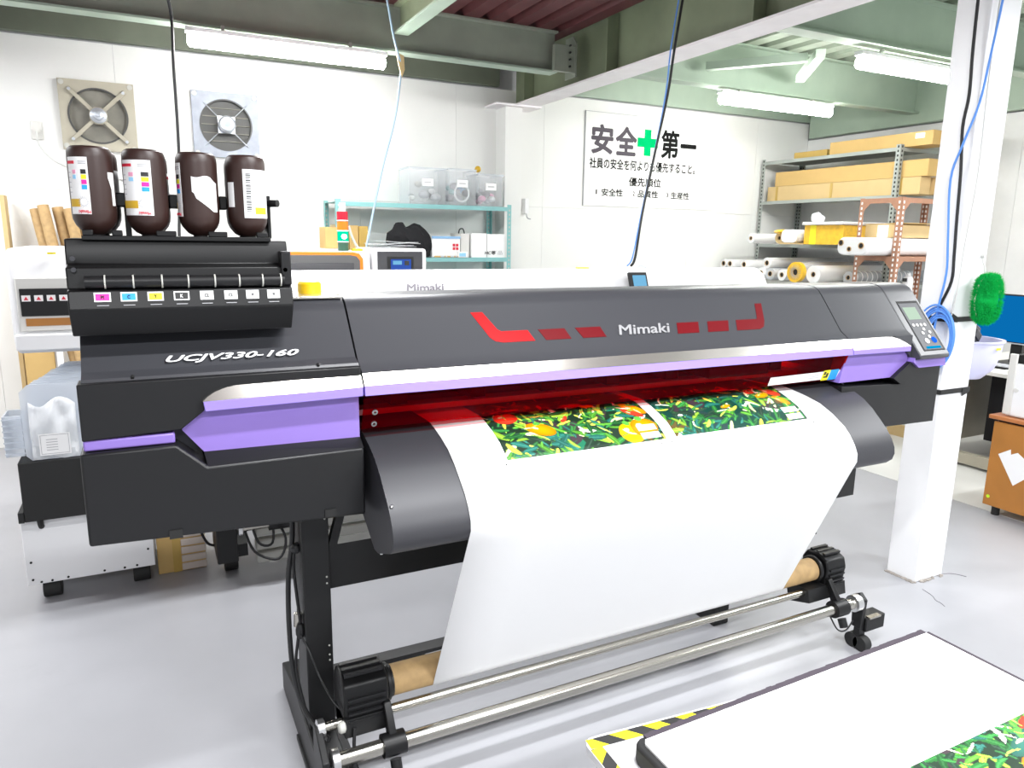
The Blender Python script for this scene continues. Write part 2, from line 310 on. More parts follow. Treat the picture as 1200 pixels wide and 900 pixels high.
# ---------------------------------------------------------------- wall fans
def fan(x0, z0, s, kind, label):
    t = thing('exhaust_fan', (x0+s/2, 6.4, z0), label, 'fan', 'exhaust fans on the back wall')
    cx, cz, R = x0+s/2, z0+s/2, s*.385; fm = MT['cream'] if kind else MT['fanplate']
    # square plate with round hole
    mb = MB(); n = 48; out = []; inn = []
    for i in range(n):
        a = 2*PI*i/n+PI/4; dx, dz = math.cos(a), math.sin(a); k = (s/2)/max(abs(dx), abs(dz)); out.append((cx+dx*k, cz+dz*k)); inn.append((cx+dx*R, cz+dz*R))
    vs = [(p[0], y, p[1]) for y in (6.36, 6.398) for p in out]; vi = [(p[0], y, p[1]) for y in (6.36, 6.398) for p in inn]
    mb.add(vs+vi, [(i, (i+1) % n, 2*n+(i+1) % n, 2*n+i) for i in range(n)]+[(i, n+i, n+(i+1) % n, (i+1) % n) for i in range(n)]+[(2*n+i, 2*n+(i+1) % n, 3*n+(i+1) % n, 3*n+i) for i in range(n)])
    mb.build('mounting_plate', fm, t)
    MB().pipe((cx, 6.355, cz), (cx, 6.37, cz), R+.008, R-.004, 48).build('ring', MT['fandark'], t)
    MB().cyl((cx, 6.392, cz), (cx, 6.398, cz), R, 48).build('shutter', MT['fangrey'] if kind else MT['fandark'], t)
    if kind:
        for k in range(4):
            a = PI/4+k*PI/2; u = Vector((math.cos(a), 0, math.sin(a))); v = Vector((-math.sin(a), 0, math.cos(a)))
            MB().obox(Vector((cx, 6.345, cz))+u*s*.31, s*.22, s*.028, .008, [u, v, Vector((0, 1, 0))]).build('arm', fm, t, bevel=.003)
            MB().cyl(Vector((cx, 6.33, cz))+u*s*.5, Vector((cx, 6.36, cz))+u*s*.5, .011, 10).build('bolt', MT['zinc'], t)
        MB().prism([(cx+s*.13*math.cos(PI/8+k*PI/4), cz+s*.13*math.sin(PI/8+k*PI/4)) for k in range(8)], 'Y', 6.33, 6.35).build('hub', fm, t)
        MB().lathe((cx, 6.335, cz), [(s*.115, 0), (s*.11, .02), (s*.07, .03), (s*.065, .045), (s*.03, .05), (s*.025, .06)], 28, (0, -1, 0)).build('motor', MT['zinc'], t)
    else:
        for k in range(5):
            z = cz-R*.66+k*R*.33; w = math.sqrt(max(.0, R*R-(z-cz)**2))*.96
            MB().box(cx-w, cx+w, 6.383, 6.391, z, z+.006).build('slat', MT['fangrey'], t)
        for k in range(4):
            a = PI/4+k*PI/2; u = Vector((math.cos(a), 0, math.sin(a)))
            MB().cyl(Vector((cx, 6.36, cz))+u*.05, Vector((cx, 6.355, cz))+u*s*.46, .004, 8).build('stay_rod', MT['zinc'], t)
        MB().box(cx-s*.13, cx+s*.13, 6.34, 6.352, cz-s*.13, cz+s*.13).build('motor_plate', MT['zinc'], t)
        MB().lathe((cx, 6.34, cz), [(s*.13, 0), (s*.13, .05), (s*.1, .065), (s*.04, .07)], 28, (0, -1, 0)).build('motor', MT['zinc'], t)
        MB().cyl((cx, 6.27, cz), (cx, 6.266, cz), s*.05, 16).build('motor_label', MT['lblue'], t)
    for sx in (-1, 1):
        for sz in (-1, 1): MB().cyl((cx+sx*s*.45, 6.352, cz+sz*s*.45), (cx+sx*s*.45, 6.362, cz+sz*s*.45), .018, 12).build('corner_bolt', MT['greyl'], t)
fan(-.455, 2.185, .485, 1, 'cream exhaust fan with a cross shaped arm frame on the back wall')
fan(.42, 2.19, .485, 0, 'galvanised metal exhaust fan with thin stay rods on the back wall')
so = thing('wall_outlet', (-.61, 6.395, 2.24), 'white power outlet with a plugged cord beside the cream exhaust fan', 'outlet')
MB().box(-.645, -.575, 6.385, 6.399, 2.24, 2.365).build('cover_plate', MT['offwhite'], so, bevel=.003)
MB().cyl((-.61, 6.36, 2.30), (-.61, 6.385, 2.30), .018, 12).build('plug', MT['offwhite'], so)
tag(MB().tube([(-.61, 6.36, 2.295), (-.6, 6.36, 2.2), (-.52, 6.37, 2.1), (-.35, 6.38, 2.03), (-.2, 6.385, 2.0), (.0, 6.385, 1.98)], .006).build('fan_cord', MT['whitec']), 'thin white cord running from the wall outlet down the wall', 'cord')
ws = thing('wall_hook_box', (3.33, 6.38, 1.78), 'small white device with a hook mounted on the wall near the teal shelf', 'wall device')
MB().box(3.30, 3.345, 6.33, 6.398, 1.83, 1.97).build('case', MT['white'], ws, bevel=.006); MB().tube([(3.32, 6.34, 1.83), (3.33, 6.33, 1.79), (3.36, 6.32, 1.78)], .006).build('hook', MT['lgrey'], ws)

# ---------------------------------------------------------------- safety sign
sg = thing('safety_sign', (4.85, 6.395, 1.98), 'white safety sign with black and green lettering on the back wall', 'sign')
B('sign_panel', MT['board'], sg, (3.99, 5.72, 6.385, 6.398, 1.93, 2.83))
B('border', MT['lgrey'], sg, (3.985, 3.99, 6.383, 6.398, 1.93, 2.835), (3.985, 4.6, 6.383, 6.398, 2.83, 2.835))
yS = 6.3845
def sgt(s, x, z, w, h, m, b=0, nm='lettering'): return text(s, nm, m, sg, (x, yS, z), XD, ZD, w, h, bold=b)
sgt('安', 4.055, 2.435, .265, .285, MT['signg'], .035); sgt('全', 4.345, 2.435, .265, .285, MT['signg'], .035)  # lamp reflection on these two characters is put into their grey
sgt('第', 4.915, 2.44, .235, .285, MT['signk'], .03); sgt('一', 5.17, 2.555, .215, .045, MT['signk'], .03)
MB().prism([(4.70, 2.45), (4.785, 2.45), (4.785, 2.535), (4.875, 2.535), (4.875, 2.625), (4.785, 2.625), (4.785, 2.71), (4.70, 2.71), (4.70, 2.625), (4.615, 2.625), (4.615, 2.535), (4.70, 2.535)], 'Y', yS-.001, yS).build('green_cross', MT['signc'], sg)
sgt('社員の安全を何よりも優先すること。', 4.045, 2.295, 1.34, .105, MT['signk'], .022)
z0, z1 = 2.0, 2.26; x0, x1 = 4.05, 5.38
B('ruled_frame', MT['lgrey'], sg, (x0, x1, yS-.001, yS, z0, z0+.003), (x0, x1, yS-.001, yS, z1, z1+.003), (x0, x0+.003, yS-.001, yS, z0, z1), (x1, x1+.003, yS-.001, yS, z0, z1))
sgt('優先順位', 4.53, 2.14, .41, .09, MT['signk'], .022)
for s, x, w in (('1', 4.13, .015), ('安全性', 4.20, .26), ('2', 4.585, .025), ('品質性', 4.65, .26), ('3', 5.02, .025), ('生産性', 5.08, .245)):
    sgt(s, x, 2.03 if w > .1 else 2.045, w, .075 if w > .1 else .045, MT['signk'], .022)

# ================================================================ THE WIDE PRINTER
pr = thing('wide_format_printer', (1.3, 2.0, 0), 'black and purple wide format printer with white sheet hanging out in front', 'printer')
FY = lambda z: 1.782+(z-1.29)/1.2245            # sloping front face
def fpt(x, z, off=0): return Vector((x, FY(z), z))+Vector((0, -.775, .633))*off
UPF = (0, .633, .775)
COVER = [(2.30, 1.27), (2.27, 1.375), (2.22, 1.42), (2.10, 1.44), (1.95, 1.444), (1.918, 1.440), (1.897, 1.428), (1.88, 1.410), (1.782, 1.290), (1.742, 1.264), (1.76, 1.25), (1.80, 1.27), (1.89, 1.38), (2.1, 1.40), (2.24, 1.27)]
MB().prism(COVER, 'X', .464, 2.209).build('front_cover', MT['body'], pr)
MB().prism([(1.742, 1.2655), (1.724, 1.238), (1.745, 1.232), (1.76, 1.25)], 'X', .464, 2.211).build('silver_strip', MT['silver'], pr)
MB().prism([(1.7245, 1.2375), (1.720, 1.213), (1.765, 1.213), (1.745, 1.232)], 'X', .464, 2.211).build('purple_lip', MT['purple2'], pr)
# red windows in the cover
def wnd(pts, m, nm='red_slot_window'):
    n = len(pts); mb = MB()
    mb.add([fpt(x, z, .0012) for x, z in pts]+[fpt(x, z, -.004) for x, z in pts], [tuple(range(n))[::-1], tuple(range(n, 2*n))]+[(i, (i+1) % n, n+(i+1) % n, n+i) for i in range(n)])
    return mb.build(nm, m, pr, smooth=False)
def rimmed(pts, m):
    cx = sum(p[0] for p in pts)/len(pts); cz = sum(p[1] for p in pts)/len(pts)
    wnd(pts, m)
ZT, ZB = 1.342, 1.314
rimmed([(.806, 1.393), (.842, 1.393), (.872, 1.348), (.882, ZT), (.966, ZT), (.980, ZB), (.878, ZB), (.856, 1.318), (.843, 1.328)], MT['slotb'])
rimmed([(1.000, ZT), (1.088, ZT), (1.100, ZB), (1.016, ZB)], MT['slot'])
rimmed([(1.124, ZT), (1.212, ZT), (1.222, ZB), (1.141, ZB)], MT['slot'])
rimmed([(1.502, ZT), (1.590, ZT), (1.576, ZB-.003), (1.490, ZB-.003)], MT['slot'])
rimmed([(1.628, ZT), (1.717, ZT), (1.700, ZB-.003), (1.613, ZB-.003)], MT['slot'])
rimmed([(1.751, ZT), (1.845, ZT), (1.849, 1.348), (1.868, 1.390), (1.898, 1.390), (1.874, 1.335), (1.860, 1.318), (1.838, ZB-.003), (1.736, ZB-.003)], MT['slot'])
text('Mimaki', 'logo_lettering', mat('logo_silver', (.30, .30, .31), .45, .1), pr, fpt(1.268, 1.315, .001), XD, UPF, .20, .036, shear=.22, bold=.022, depth=.003)
# recess line round the windows
# left housing
LH = [(2.30, 1.10), (2.30, 1.30), (2.27, 1.38), (2.1, 1.438), (1.95, 1.442), (1.918, 1.438), (1.897, 1.426), (1.88, 1.408), (1.790, 1.302), (1.787, 1.300), (1.762, 1.290), (1.757, 1.283), (1.80, 1.10)]
MB().prism(LH, 'X', -.138, .459).build('left_cover', MT['body'], pr)
MB().box(.31, .4585, 1.905, 2.12, 1.438, 1.4445).build('top_glare_plate', MT['silver'], pr, bevel=.002)  # silver plate standing in for the glare on the flat top corner
MB().prism([(-.146, 1.284), (.459, 1.284), (.459, 1.255), (.20, 1.255), (.152, 1.243), (.122, 1.230), (.100, 1.213), (.097, 1.205), (.048, 1.167), (-.146, 1.160)], 'Y', 1.739, 1.80).build('lower_panel', MT['body2'], pr, bevel=.003)
# silver strip running out on the left
xs = [.096, .106, .122, .145, .17, .20, .26, .458]; zt = [1.232, 1.240, 1.249, 1.2565, 1.2605, 1.263, 1.2645, 1.2655]
mb = MB(); vs = []; n = len(xs)
for x, z in zip(xs, zt):
    t = (z-1.230)/(1.2655-1.230); vs += [(x, 1.722+.020*t, z), (x, 1.7215, 1.230+.006*min(1, (x-.096)/.3)), (x, 1.76, 1.228), (x, 1.76, z)]
mb.add(vs, [(4*i+k, 4*i+(k+1) % 4, 4*i+4+(k+1) % 4, 4*i+4+k) for i in range(n-1) for k in range(4)]+[(0, 1, 2, 3), (4*n-4, 4*n-3, 4*n-2, 4*n-1)])
mb.build('silver_strip', MT['silver'], pr)
MB().prism([(.096, 1.2305), (.458, 1.2365), (.458, 1.2135), (.099, 1.2085)], 'Y', 1.7195, 1.76).build('purple_lip', MT['purple2'], pr, bevel=.001)
MB().prism([(.099, 1.210), (.458, 1.213), (.458, 1.099), (.093, 1.104), (.050, 1.160), (.052, 1.168)], 'Y', 1.764, 1.80).build('purple_panel', MT['purple'], pr)
B('purple_strip', MT['purple'], pr, (-.145, .034, 1.742, 1.80, 1.137, 1.1605), bevel=.004)
# lower black box on the left
mb = MB().prism([(-.152, .926), (.459, .903), (.459, 1.080), (.097, 1.078), (.035, 1.136), (-.152, 1.1355)], 'Y', 1.728, 2.28)
mb.build('lower_housing', MT['body2'], pr, bevel=.006)
MB().add([(.459, 1.730, 1.079), (.459, 1.768, 1.101), (.092, 1.768, 1.106), (.097, 1.730, 1.077), (.459, 1.80, 1.079), (.097, 1.80, 1.079)], [(0, 1, 2, 3), (0, 4, 1), (3, 2, 5), (1, 4, 5, 2), (0, 3, 5, 4)]).build('bevel_strip', MT['body2'], pr, smooth=False)
for x, z in ((.02, .918), (.37, .912)): B('latch', MT['under'], pr, (x-.014, x+.014, 1.724, 1.735, z, z+.02))
hl = MB()
for x, z in ((-.04, 1.292), (.36, 1.293)): hl.cyl((x, 1.765, z), (x, 1.758, z-.004), .0035, 8)
hl.build('screw', MT['under'], pr)
text('UCJV330-160', 'model_lettering', MT['label'], pr, fpt(.028, 1.3085, .0012)+Vector((0, -.0075, 0)), XD, UPF, .295, .022, shear=.35, bold=.024, depth=.0012)
# yellow cap
MB().lathe((.398, 2.02, 1.4445), [(.030, 0), (.031, .004), (.031, .026), (.027, .031)], 28).build('yellow_stop_button', MT['yellow'], pr)
# right unit
MB().prism(COVER, 'X', 2.214, 2.553).build('right_cover', MT['body'], pr)
MB().prism([(2.45, 1.2655), (2.553, 1.2655), (2.553, 1.183), (2.528, 1.206), (2.50, 1.236)], 'Y', 1.740, 1.80).build('corner_panel', MT['body'], pr)
xs = [2.214, 2.40, 2.44, 2.475, 2.50, 2.522]; zt = [1.2655, 1.2655, 1.263, 1.254, 1.242, 1.230]; vs = []; n = len(xs); mb = MB()
for x, z in zip(xs, zt):
    t = (z-1.228)/(1.2655-1.228); vs += [(x, 1.7215+.020*t, z), (x, 1.7212, 1.2285), (x, 1.76, 1.228), (x, 1.76, z)]
mb.add(vs, [(4*i+k, 4*i+(k+1) % 4, 4*i+4+(k+1) % 4, 4*i+4+k) for i in range(n-1) for k in range(4)]+[(0, 1, 2, 3), (4*n-4, 4*n-3, 4*n-2, 4*n-1)])
mb.build('silver_strip', MT['silver'], pr)
MB().prism([(2.214, 1.2285), (2.522, 1.2285), (2.522, 1.209), (2.214, 1.213)], 'Y', 1.7195, 1.76).build('purple_lip', MT['purple2'], pr, bevel=.001)
MB().prism([(2.214, 1.213), (2.545, 1.209), (2.552, 1.165), (2.463, 1.109), (2.19, 1.108)], 'Y', 1.75, 1.80).build('purple_panel', MT['purple'], pr)
MB().prism([(2.555, 1.18), (2.735, 1.18), (2.742, 1.142), (2.585, 1.142), (2.55, 1.165)], 'Y', 1.722, 1.80).build('purple_strip', MT['purple'], pr)
MB().prism([(2.462, 1.108), (2.552, 1.165), (2.59, 1.142), (2.51, 1.082)], 'Y', 1.733, 1.80).build('bevel_strip', MT['body2'], pr)
MB().prism([(2.20, 1.095), (2.505, 1.082), (2.59, 1.142), (2.745, 1.142), (2.745, 1.14), (2.742, .915), (2.20, .925)], 'Y', 1.742, 2.28).build('right_housing', MT['body2'], pr, bevel=.004)
# control panel end
cp = MB().prism([(2.30, 1.15), (2.29, 1.37), (2.1, 1.441), (1.95, 1.446), (1.918, 1.441), (1.897, 1.429), (FY(1.412), 1.413), (FY(1.19), 1.190), (1.702, 1.178), (1.715, 1.175), (1.80, 1.15)], 'X', 2.557, 2.728).build('control_panel', MT['body'], pr, bevel=.004)
def fbox(nm, x0, x1, z0, z1, o0, o1, m, par, bev=0):
    return MB().add([fpt(x, z, o) for o in (o0, o1) for z in (z0, z1) for x in (x0, x1)], [(0, 2, 3, 1), (4, 5, 7, 6), (0, 1, 5, 4), (2, 6, 7, 3), (0, 4, 6, 2), (1, 3, 7, 5)]).build(nm, m, par, bevel=bev)
fbox('bezel', 2.590, 2.716, 1.205, 1.380, -.003, .0015, MT['under'], cp, .002)
fbox('keypad', 2.594, 2.706, 1.208, 1.372, -.003, .0025, mat('keypad_grey', (.05, .052, .06), .55), cp, .002)
fbox('display', 2.606, 2.680, 1.313, 1.356, 0, .0032, MT['lcd'], cp)
def button(x, z, r, m): MB().cyl(fpt(x, z, 0), fpt(x, z, .0045), r, 16).build('button', m, cp)
for k in range(4): button(2.610+.022*k, 1.293, .0065, MT['offwhite'])
for x, z in ((2.655, 1.278), (2.638, 1.265), (2.680, 1.267), (2.663, 1.252)): button(x, z, .0065, MT['offwhite'])
button(2.636, 1.238, .011, MT['white']); button(2.680, 1.240, .013, MT['led'])
fbox('status_light', 2.612, 2.695, 1.212, 1.2195, 0, .0035, MT['cyan'], cp)
# interior behind the red shield
B('platen', MT['dark'], pr, (.464, 2.214, 1.90, 2.26, 1.04, 1.098))
B('gantry_back', MT['dark'], pr, (.464, 2.214, 2.20, 2.26, 1.098, 1.27))
B('carriage_rail', MT['apron'], pr, (.464, 2.214, 2.08, 2.14, 1.17, 1.235))
B('white_roller_plate', MT['white'], pr, (.50, 2.18, 1.93, 1.99, 1.112, 1.128))
for k in range(7):
    x = .60+k*.245; MB().box(x, x+.05, 1.955, 2.08, 1.125, 1.17).build('pinch_lever', MT['under'], pr)
B('print_head_carriage', MT['under'], pr, (1.72, 2.0, 1.90, 2.08, 1.13, 1.24), bevel=.004)
# red shield
sp = [(1.738, 1.213), (1.772, 1.116)]
sh = MB().sheet(sp, .003, 'X', .466, 2.212).build('red_shield', MT['redglass'], pr)
def shp(x, t, o=0): return Vector((x, 1.738+.034*t, 1.213-.097*t))+Vector((0, -.944, -.331))*o
for t in (.52, .86):
    MB().pipe(shp(.496, t, -.002), shp(.496, t, .004), .0075, .0035, 16).build('bolt', MT['chromed'], sh)
lb = MB().add([shp(1.865, .66, .0008), shp(2.205, .60, .0008), shp(2.205, .92, .0008), shp(1.865, .96, .0008), shp(1.865, .66), shp(2.205, .60), shp(2.205, .92), shp(1.865, .96)], [(0, 1, 2, 3), (7, 6, 5, 4), (0, 4, 5, 1), (1, 5, 6, 2), (2, 6, 7, 3), (3, 7, 4, 0)]).build('notice_label', MT['label'], sh)
for x0, x1, m in ((2.117, 2.150, MT['y']), (2.152, 2.192, MT['c'])):
    MB().add([shp(x0, .57, .001), shp(x1, .56, .001), shp(x1, .96, .001), shp(x0, .97, .001), shp(x0, .57, .0018), shp(x1, .56, .0018), shp(x1, .96, .0018), shp(x0, .97, .0018)], [(0, 1, 2, 3), (7, 6, 5, 4), (0, 4, 5, 1), (1, 5, 6, 2), (2, 6, 7, 3), (3, 7, 4, 0)]).build('warning_sticker', m, sh)
wk = MB()
for a, b, w, h in ((2.121, .62, .010, .13), (2.134, .68, .011, .14), (2.124, .80, .02, .06)): wk.add([shp(a, b, .002), shp(a+w, b, .002), shp(a+w, b+h, .002), shp(a, b+h, .002)], [(0, 1, 2, 3)])
wk.build('warning_symbol', MT['k'], sh, smooth=False)
wk = MB()
for k in range(3): wk.add([shp(1.90+.0*k, .735+.055*k, .0012), shp(2.10, .71+.055*k, .0012), shp(2.10, .725+.055*k, .0012), shp(1.90, .75+.055*k, .0012)], [(0, 1, 2, 3)])
wk.build('small_print', MT['lgrey'], sh, smooth=False)
# curved apron in front of the platen
AP = [(1.90, 1.100), (1.85, 1.100), (1.82, 1.098), (1.79, 1.090), (1.745, 1.075), (1.70, 1.055), (1.66, 1.027), (1.62, .990), (1.595, .966), (1.573, .938), (1.560, .912), (1.557, .890), (1.564, .868), (1.585, .850), (1.69, .808), (1.725, .806), (1.84, .870), (1.88, 1.04)]
ap = MB().prism(AP, 'X', .478, 2.265).build('curved_apron', MT['apron'], pr)
for x, t in ((.486, 8), (.486, 14), (2.258, 3)): MB().sphere((x, AP[t][0]-.002, AP[t][1]+.001), .005, 8).build('screw', MT['chromed'], ap)
B('apron_bracket', MT['under'], pr, (2.30, 2.40, 1.80, 1.82, .64, .93))
# main body beam behind
B('main_beam', MT['under'], pr, (-.10, 2.70, 1.95, 2.26, .88, 1.035))
B('back_cover', MT['body2'], pr, (.464, 2.214, 2.26, 2.30, .95, 1.30))

# ink supply unit on the left end
iu = MB().prism([(1.80, 1.585), (1.79, 1.56), (1.79, 1.532), (1.762, 1.527), (1.758, 1.482), (1.748, 1.480), (1.738, 1.440), (1.742, 1.432), (1.775, 1.382), (1.86, 1.384), (1.97, 1.45), (2.02, 1.452), (2.02, 1.585)], 'X', -.145, .305).build('ink_supply_unit', MT['black'], pr, bevel=.003)
B('bottle_tray', MT['black'], iu, (-.112, .268, 1.786, 2.0, 1.583, 1.592), bevel=.001)
for x0, x1 in ((-.110, -.09), (-.055, -.035), (.03, .07), (.135, .175), (.238, .262)):
    B('tray_lug', MT['black'], iu, (x0, x1, 1.786, 1.80, 1.592, 1.604), bevel=.002)
B('end_cap', MT['body2'], iu, (.283, .306, 1.752, 1.80, 1.485, 1.562), bevel=.003)
rod = MB().cyl((-.112, 1.752, 1.497), (.288, 1.752, 1.497), .013, 16).build('hinge_rod', MT['body2'], iu)
for k, x in enumerate((-.075, -.022, .033, .085, .139, .190, .240, .280)): MB().pipe((x-.0015, 1.752, 1.497), (x+.0015, 1.752, 1.497), .0145, .012, 20).build('clip_ring', MT['greyl'], rod)
for p in ((-.130, 1.545), (-.130, 1.522), (.292, 1.520)): MB().cyl((p[0], 1.765, p[1]), (p[0], 1.752, p[1]), .005, 10).build('screw', MT['apron'], iu)
fy = lambda z: 1.748-(1.480-z)*.25
for k, (x, ch, m, fg) in enumerate(zip((-.082, -.033, .018, .069, .120, .170, .216, .262), ('M', 'C', 'Y', 'K', 'CL', 'CL', 'W', 'W'), ('m', 'c', 'y', 'k', 'label', 'label', 'label', 'label'), ('k', 'k', 'k', 'label', 'k', 'k', 'k', 'k'))):
    zc = 1.466; w = .0155 if k < 4 else .0138
    fr = MB().add([(x+a*w, fy(zc+b*.0095)-o, zc+b*.0095) for o in (-.001, .002) for b in (-1, 1) for a in (-1, 1)], [(0, 2, 3, 1), (4, 5, 7, 6), (0, 1, 5, 4), (2, 6, 7, 3), (0, 4, 6, 2), (1, 3, 7, 5)]).build('ink_label', MT['label'], iu)
    MB().add([(x+a*w*.82, fy(zc+b*.0068)-o, zc+b*.0068) for o in (0, .0026) for b in (-1, 1) for a in (-1, 1)], [(0, 2, 3, 1), (4, 5, 7, 6), (0, 1, 5, 4), (2, 6, 7, 3), (0, 4, 6, 2), (1, 3, 7, 5)]).build('colour_field', MT[m], fr)
    text(ch, 'letter', MT[fg], fr, (x-(.0028 if len(ch) == 1 else .005), fy(zc)-.0034, zc-.004), XD, ZD, .0056 if len(ch) == 1 else .010, .008, bold=.03)
    B('status_slot', MT['lgrey'], iu, (x-.011, x+.011, fy(1.449)-.0022, fy(1.449)+.002, 1.448, 1.4495))

# ink bottles: two rows of four, upside down
def bottle(x, y, label, first=None, R=.0435, H=.188):
    t = thing('ink_bottle', (x, y, 1.592), label, 'bottle', 'brown ink bottles on the printer')
    MB().lathe((x, y, 1.588), [(.012, 0), (.014, .006), (.026, .012), (R*.86, .026), (R*.97, .038), (R, .052), (R, H-.022), (R*.985, H-.012), (R*.92, H-.004), (R*.80, H), (0, H-.003)], 36).build('bottle_body', MT['brown'], t)
    MB().cyl((x, y, 1.580), (x, y, 1.594), .016, 18).build('cap', MT['under'], t)
    return t
def wraplabel(t, x, y, a0, a1, z0, z1, m, o=.0006, R=.0435, nm='label', poly=None):
    n = 14; mb = MB(); vs = []
    for i in range(n+1):
        a = a0+(a1-a0)*i/n; lo, hi = (z0, z1) if poly is None else poly(i/n)
        for r in (R+o, R-.001):
            for z in (lo, hi): vs.append((x+r*math.sin(a), y-r*math.cos(a), z))
    mb.add(vs, [(4*i, 4*i+1, 4*i+5, 4*i+4) for i in range(n)]+[(4*i+1, 4*i+3, 4*i+7, 4*i+5) for i in range(n)]+[(4*i, 4*i+4, 4*i+6, 4*i+2) for i in range(n)]+[(0, 2, 3, 1), (4*n, 4*n+1, 4*n+3, 4*n+2)])
    return mb.build(nm, m, t)
def ctext(s, par, x, y, a, z, w, h, m, flip=True, R=.0452, bold=.02):
    nx = Vector((math.cos(a), math.sin(a), 0)); pos = Vector((x+R*math.sin(a), y-R*math.cos(a), z))
    if flip: return text(s, 'lettering', m, par, pos+nx*w/2+Vector((0, 0, h)), -nx, (0, 0, -1), w, h, bold=bold)
    return text(s, 'lettering', m, par, pos-nx*w/2, nx, ZD, w, h, bold=bold)
def inklabel(t, x, y, a0, a1):
    lb = wraplabel(t, x, y, a0, a1, 1.636, 1.752, MT['label'])
    wraplabel(lb, x, y, a0+.0, a0+(a1-a0)*.42, 1.738, 1.743, MT['redp'], .0011, nm='red_band') if False else None
    def q(u0, u1, z0, z1, m, nm): wraplabel(lb, x, y, a0+(a1-a0)*u0, a0+(a1-a0)*u1, z0, z1, m, .0012, nm=nm)
    q(.0, .42, 1.738, 1.744, MT['redp'], 'red_band'); q(.62, .95, 1.742, 1.744, MT['lgrey'], 'print_line'); q(.62, .95, 1.738, 1.740, MT['lgrey'], 'print_line')
    for k, m in enumerate(('k', 'y', 'm', 'c')): q(.70, .92, 1.718-.0105*k, 1.727-.0105*k, MT[m], 'colour_square')
    for k, m in enumerate(('pink', 'lblue')): q(.30, .46, 1.718-.0105*k, 1.726-.0105*k, MT[m], 'colour_square')
    for k in range(5): q(.04, .16, 1.720-.010*k, 1.7215-.010*k, MT['lgrey'], 'print_line')
    q(.0, .55, 1.651, 1.667, MT['gold'], 'gold_band')
    # burst of rays
    am = a0+(a1-a0)*.72; mb = MB(); R = .0449
    for k in range(18):
        an = 2*PI*k/18; r0, r1 = .007, .0135
        pts = [(r0*math.cos(an-.1), r0*math.sin(an-.1)), (r1*math.cos(an), r1*math.sin(an)), (r0*math.cos(an+.1), r0*math.sin(an+.1))]
        mb.add([(x+R*math.sin(am+p[0]/R), y-R*math.cos(am+p[0]/R), 1.661+p[1]) for p in pts], [(0, 1, 2)])
    mb.build('burst_print', MT['lgrey'], lb, smooth=False)
    ctext('Mimaki', lb, x, y, a0+(a1-a0)*.74, 1.6375, .024, .0068, MT['redp'])
YF, YR = 1.846, 1.946; bx = [-.086, .017, .123, .228]
b1 = bottle(bx[0], YF, 'brown ink bottle with a colour chart label, first from the left in the front row')
inklabel(b1, bx[0], YF, -1.12, -.08)
wraplabel(b1, bx[0], YF, .82, 1.25, 0, 0, MT['label'], poly=lambda u: (1.712-.055*u, 1.724), nm='torn_label')
wraplabel(b1, bx[0], YF, 1.0, 1.25, 1.655, 1.722, MT['label'], nm='torn_label')
b2 = bottle(bx[1], YF, 'brown ink bottle with a colour chart label, second in the front row'); inklabel(b2, bx[1], YF, -1.25, .28)
b3 = bottle(bx[2], YF, 'brown ink bottle with a torn blank paper label facing the front'); inklabel(b3, bx[2], YF, -2.2, -.95)
wraplabel(b3, bx[2], YF, -.35, .98, 0, 0, MT['label'], nm='torn_label', poly=lambda u: (1.690-.035*min(1, u*1.25)-.008*(u > .12), 1.723-.002*math.sin(9*u)-.012*max(0, u-.7)/.3))
b4 = bottle(bx[3], YF, 'brown ink bottle with a barcode label at the right end of the front row')
lb = wraplabel(b4, bx[3], YF, -.28, 1.22, 1.636, 1.744, MT['label'])
z = 1.650
for k in range(22):
    h = .0012+.0012*((k*7) % 3)/2; wraplabel(lb, bx[3], YF, -.14, .10, z, z+h, MT['k'], .0012, nm='barcode_bar'); z += .004
for k in range(3): wraplabel(lb, bx[3], YF, .26, .48, 1.668+.017*k, 1.6688+.017*k, MT['lgrey'], .0012, nm='print_line'); wraplabel(lb, bx[3], YF, .33, .38, 1.671+.017*k, 1.680+.017*k, MT['lgrey'], .0012, nm='print_line')
wraplabel(lb, bx[3], YF, .28, 1.0, 1.645, 1.660, MT['y'], .0012, nm='yellow_field')
wraplabel(b4, bx[3], YF, -1.25, -.8, 1.660, 1.715, MT['label'], nm='label')
for k, x in enumerate(bx):
    nm = ['behind the leftmost front bottle', 'behind the second front bottle', 'behind the torn label bottle', 'behind the barcode bottle'][k]
    b = bottle(x+.006, YR, 'brown ink bottle in the rear row, '+nm)
    lb = wraplabel(b, x+.006, YR, .5, 1.45, 1.655 if k else 1.66, 1.735, MT['label'])
    if k == 1: wraplabel(lb, x+.006, YR, .5, 1.45, 1.722, 1.728, MT['redp'], .0012, nm='red_band')
# holders between bottles
for x0, x1 in ((-.046, -.02), (.062, .083), (.168, .186)): B('bottle_holder', MT['black'], iu, (x0, x1, 1.862, 1.93, 1.655, 1.685), bevel=.003)
B('bottle_holder', MT['black'], iu, (-.03, -.018, 1.89, 1.90, 1.592, 1.66))
hk = MB().cyl((.274, 1.86, 1.672), (.296, 1.84, 1.672), .0085, 14); hk.build('knob', MT['black'], iu)
B('holder_post', MT['black'], iu, (.274, .282, 1.86, 1.98, 1.59, 1.69), bevel=.002)

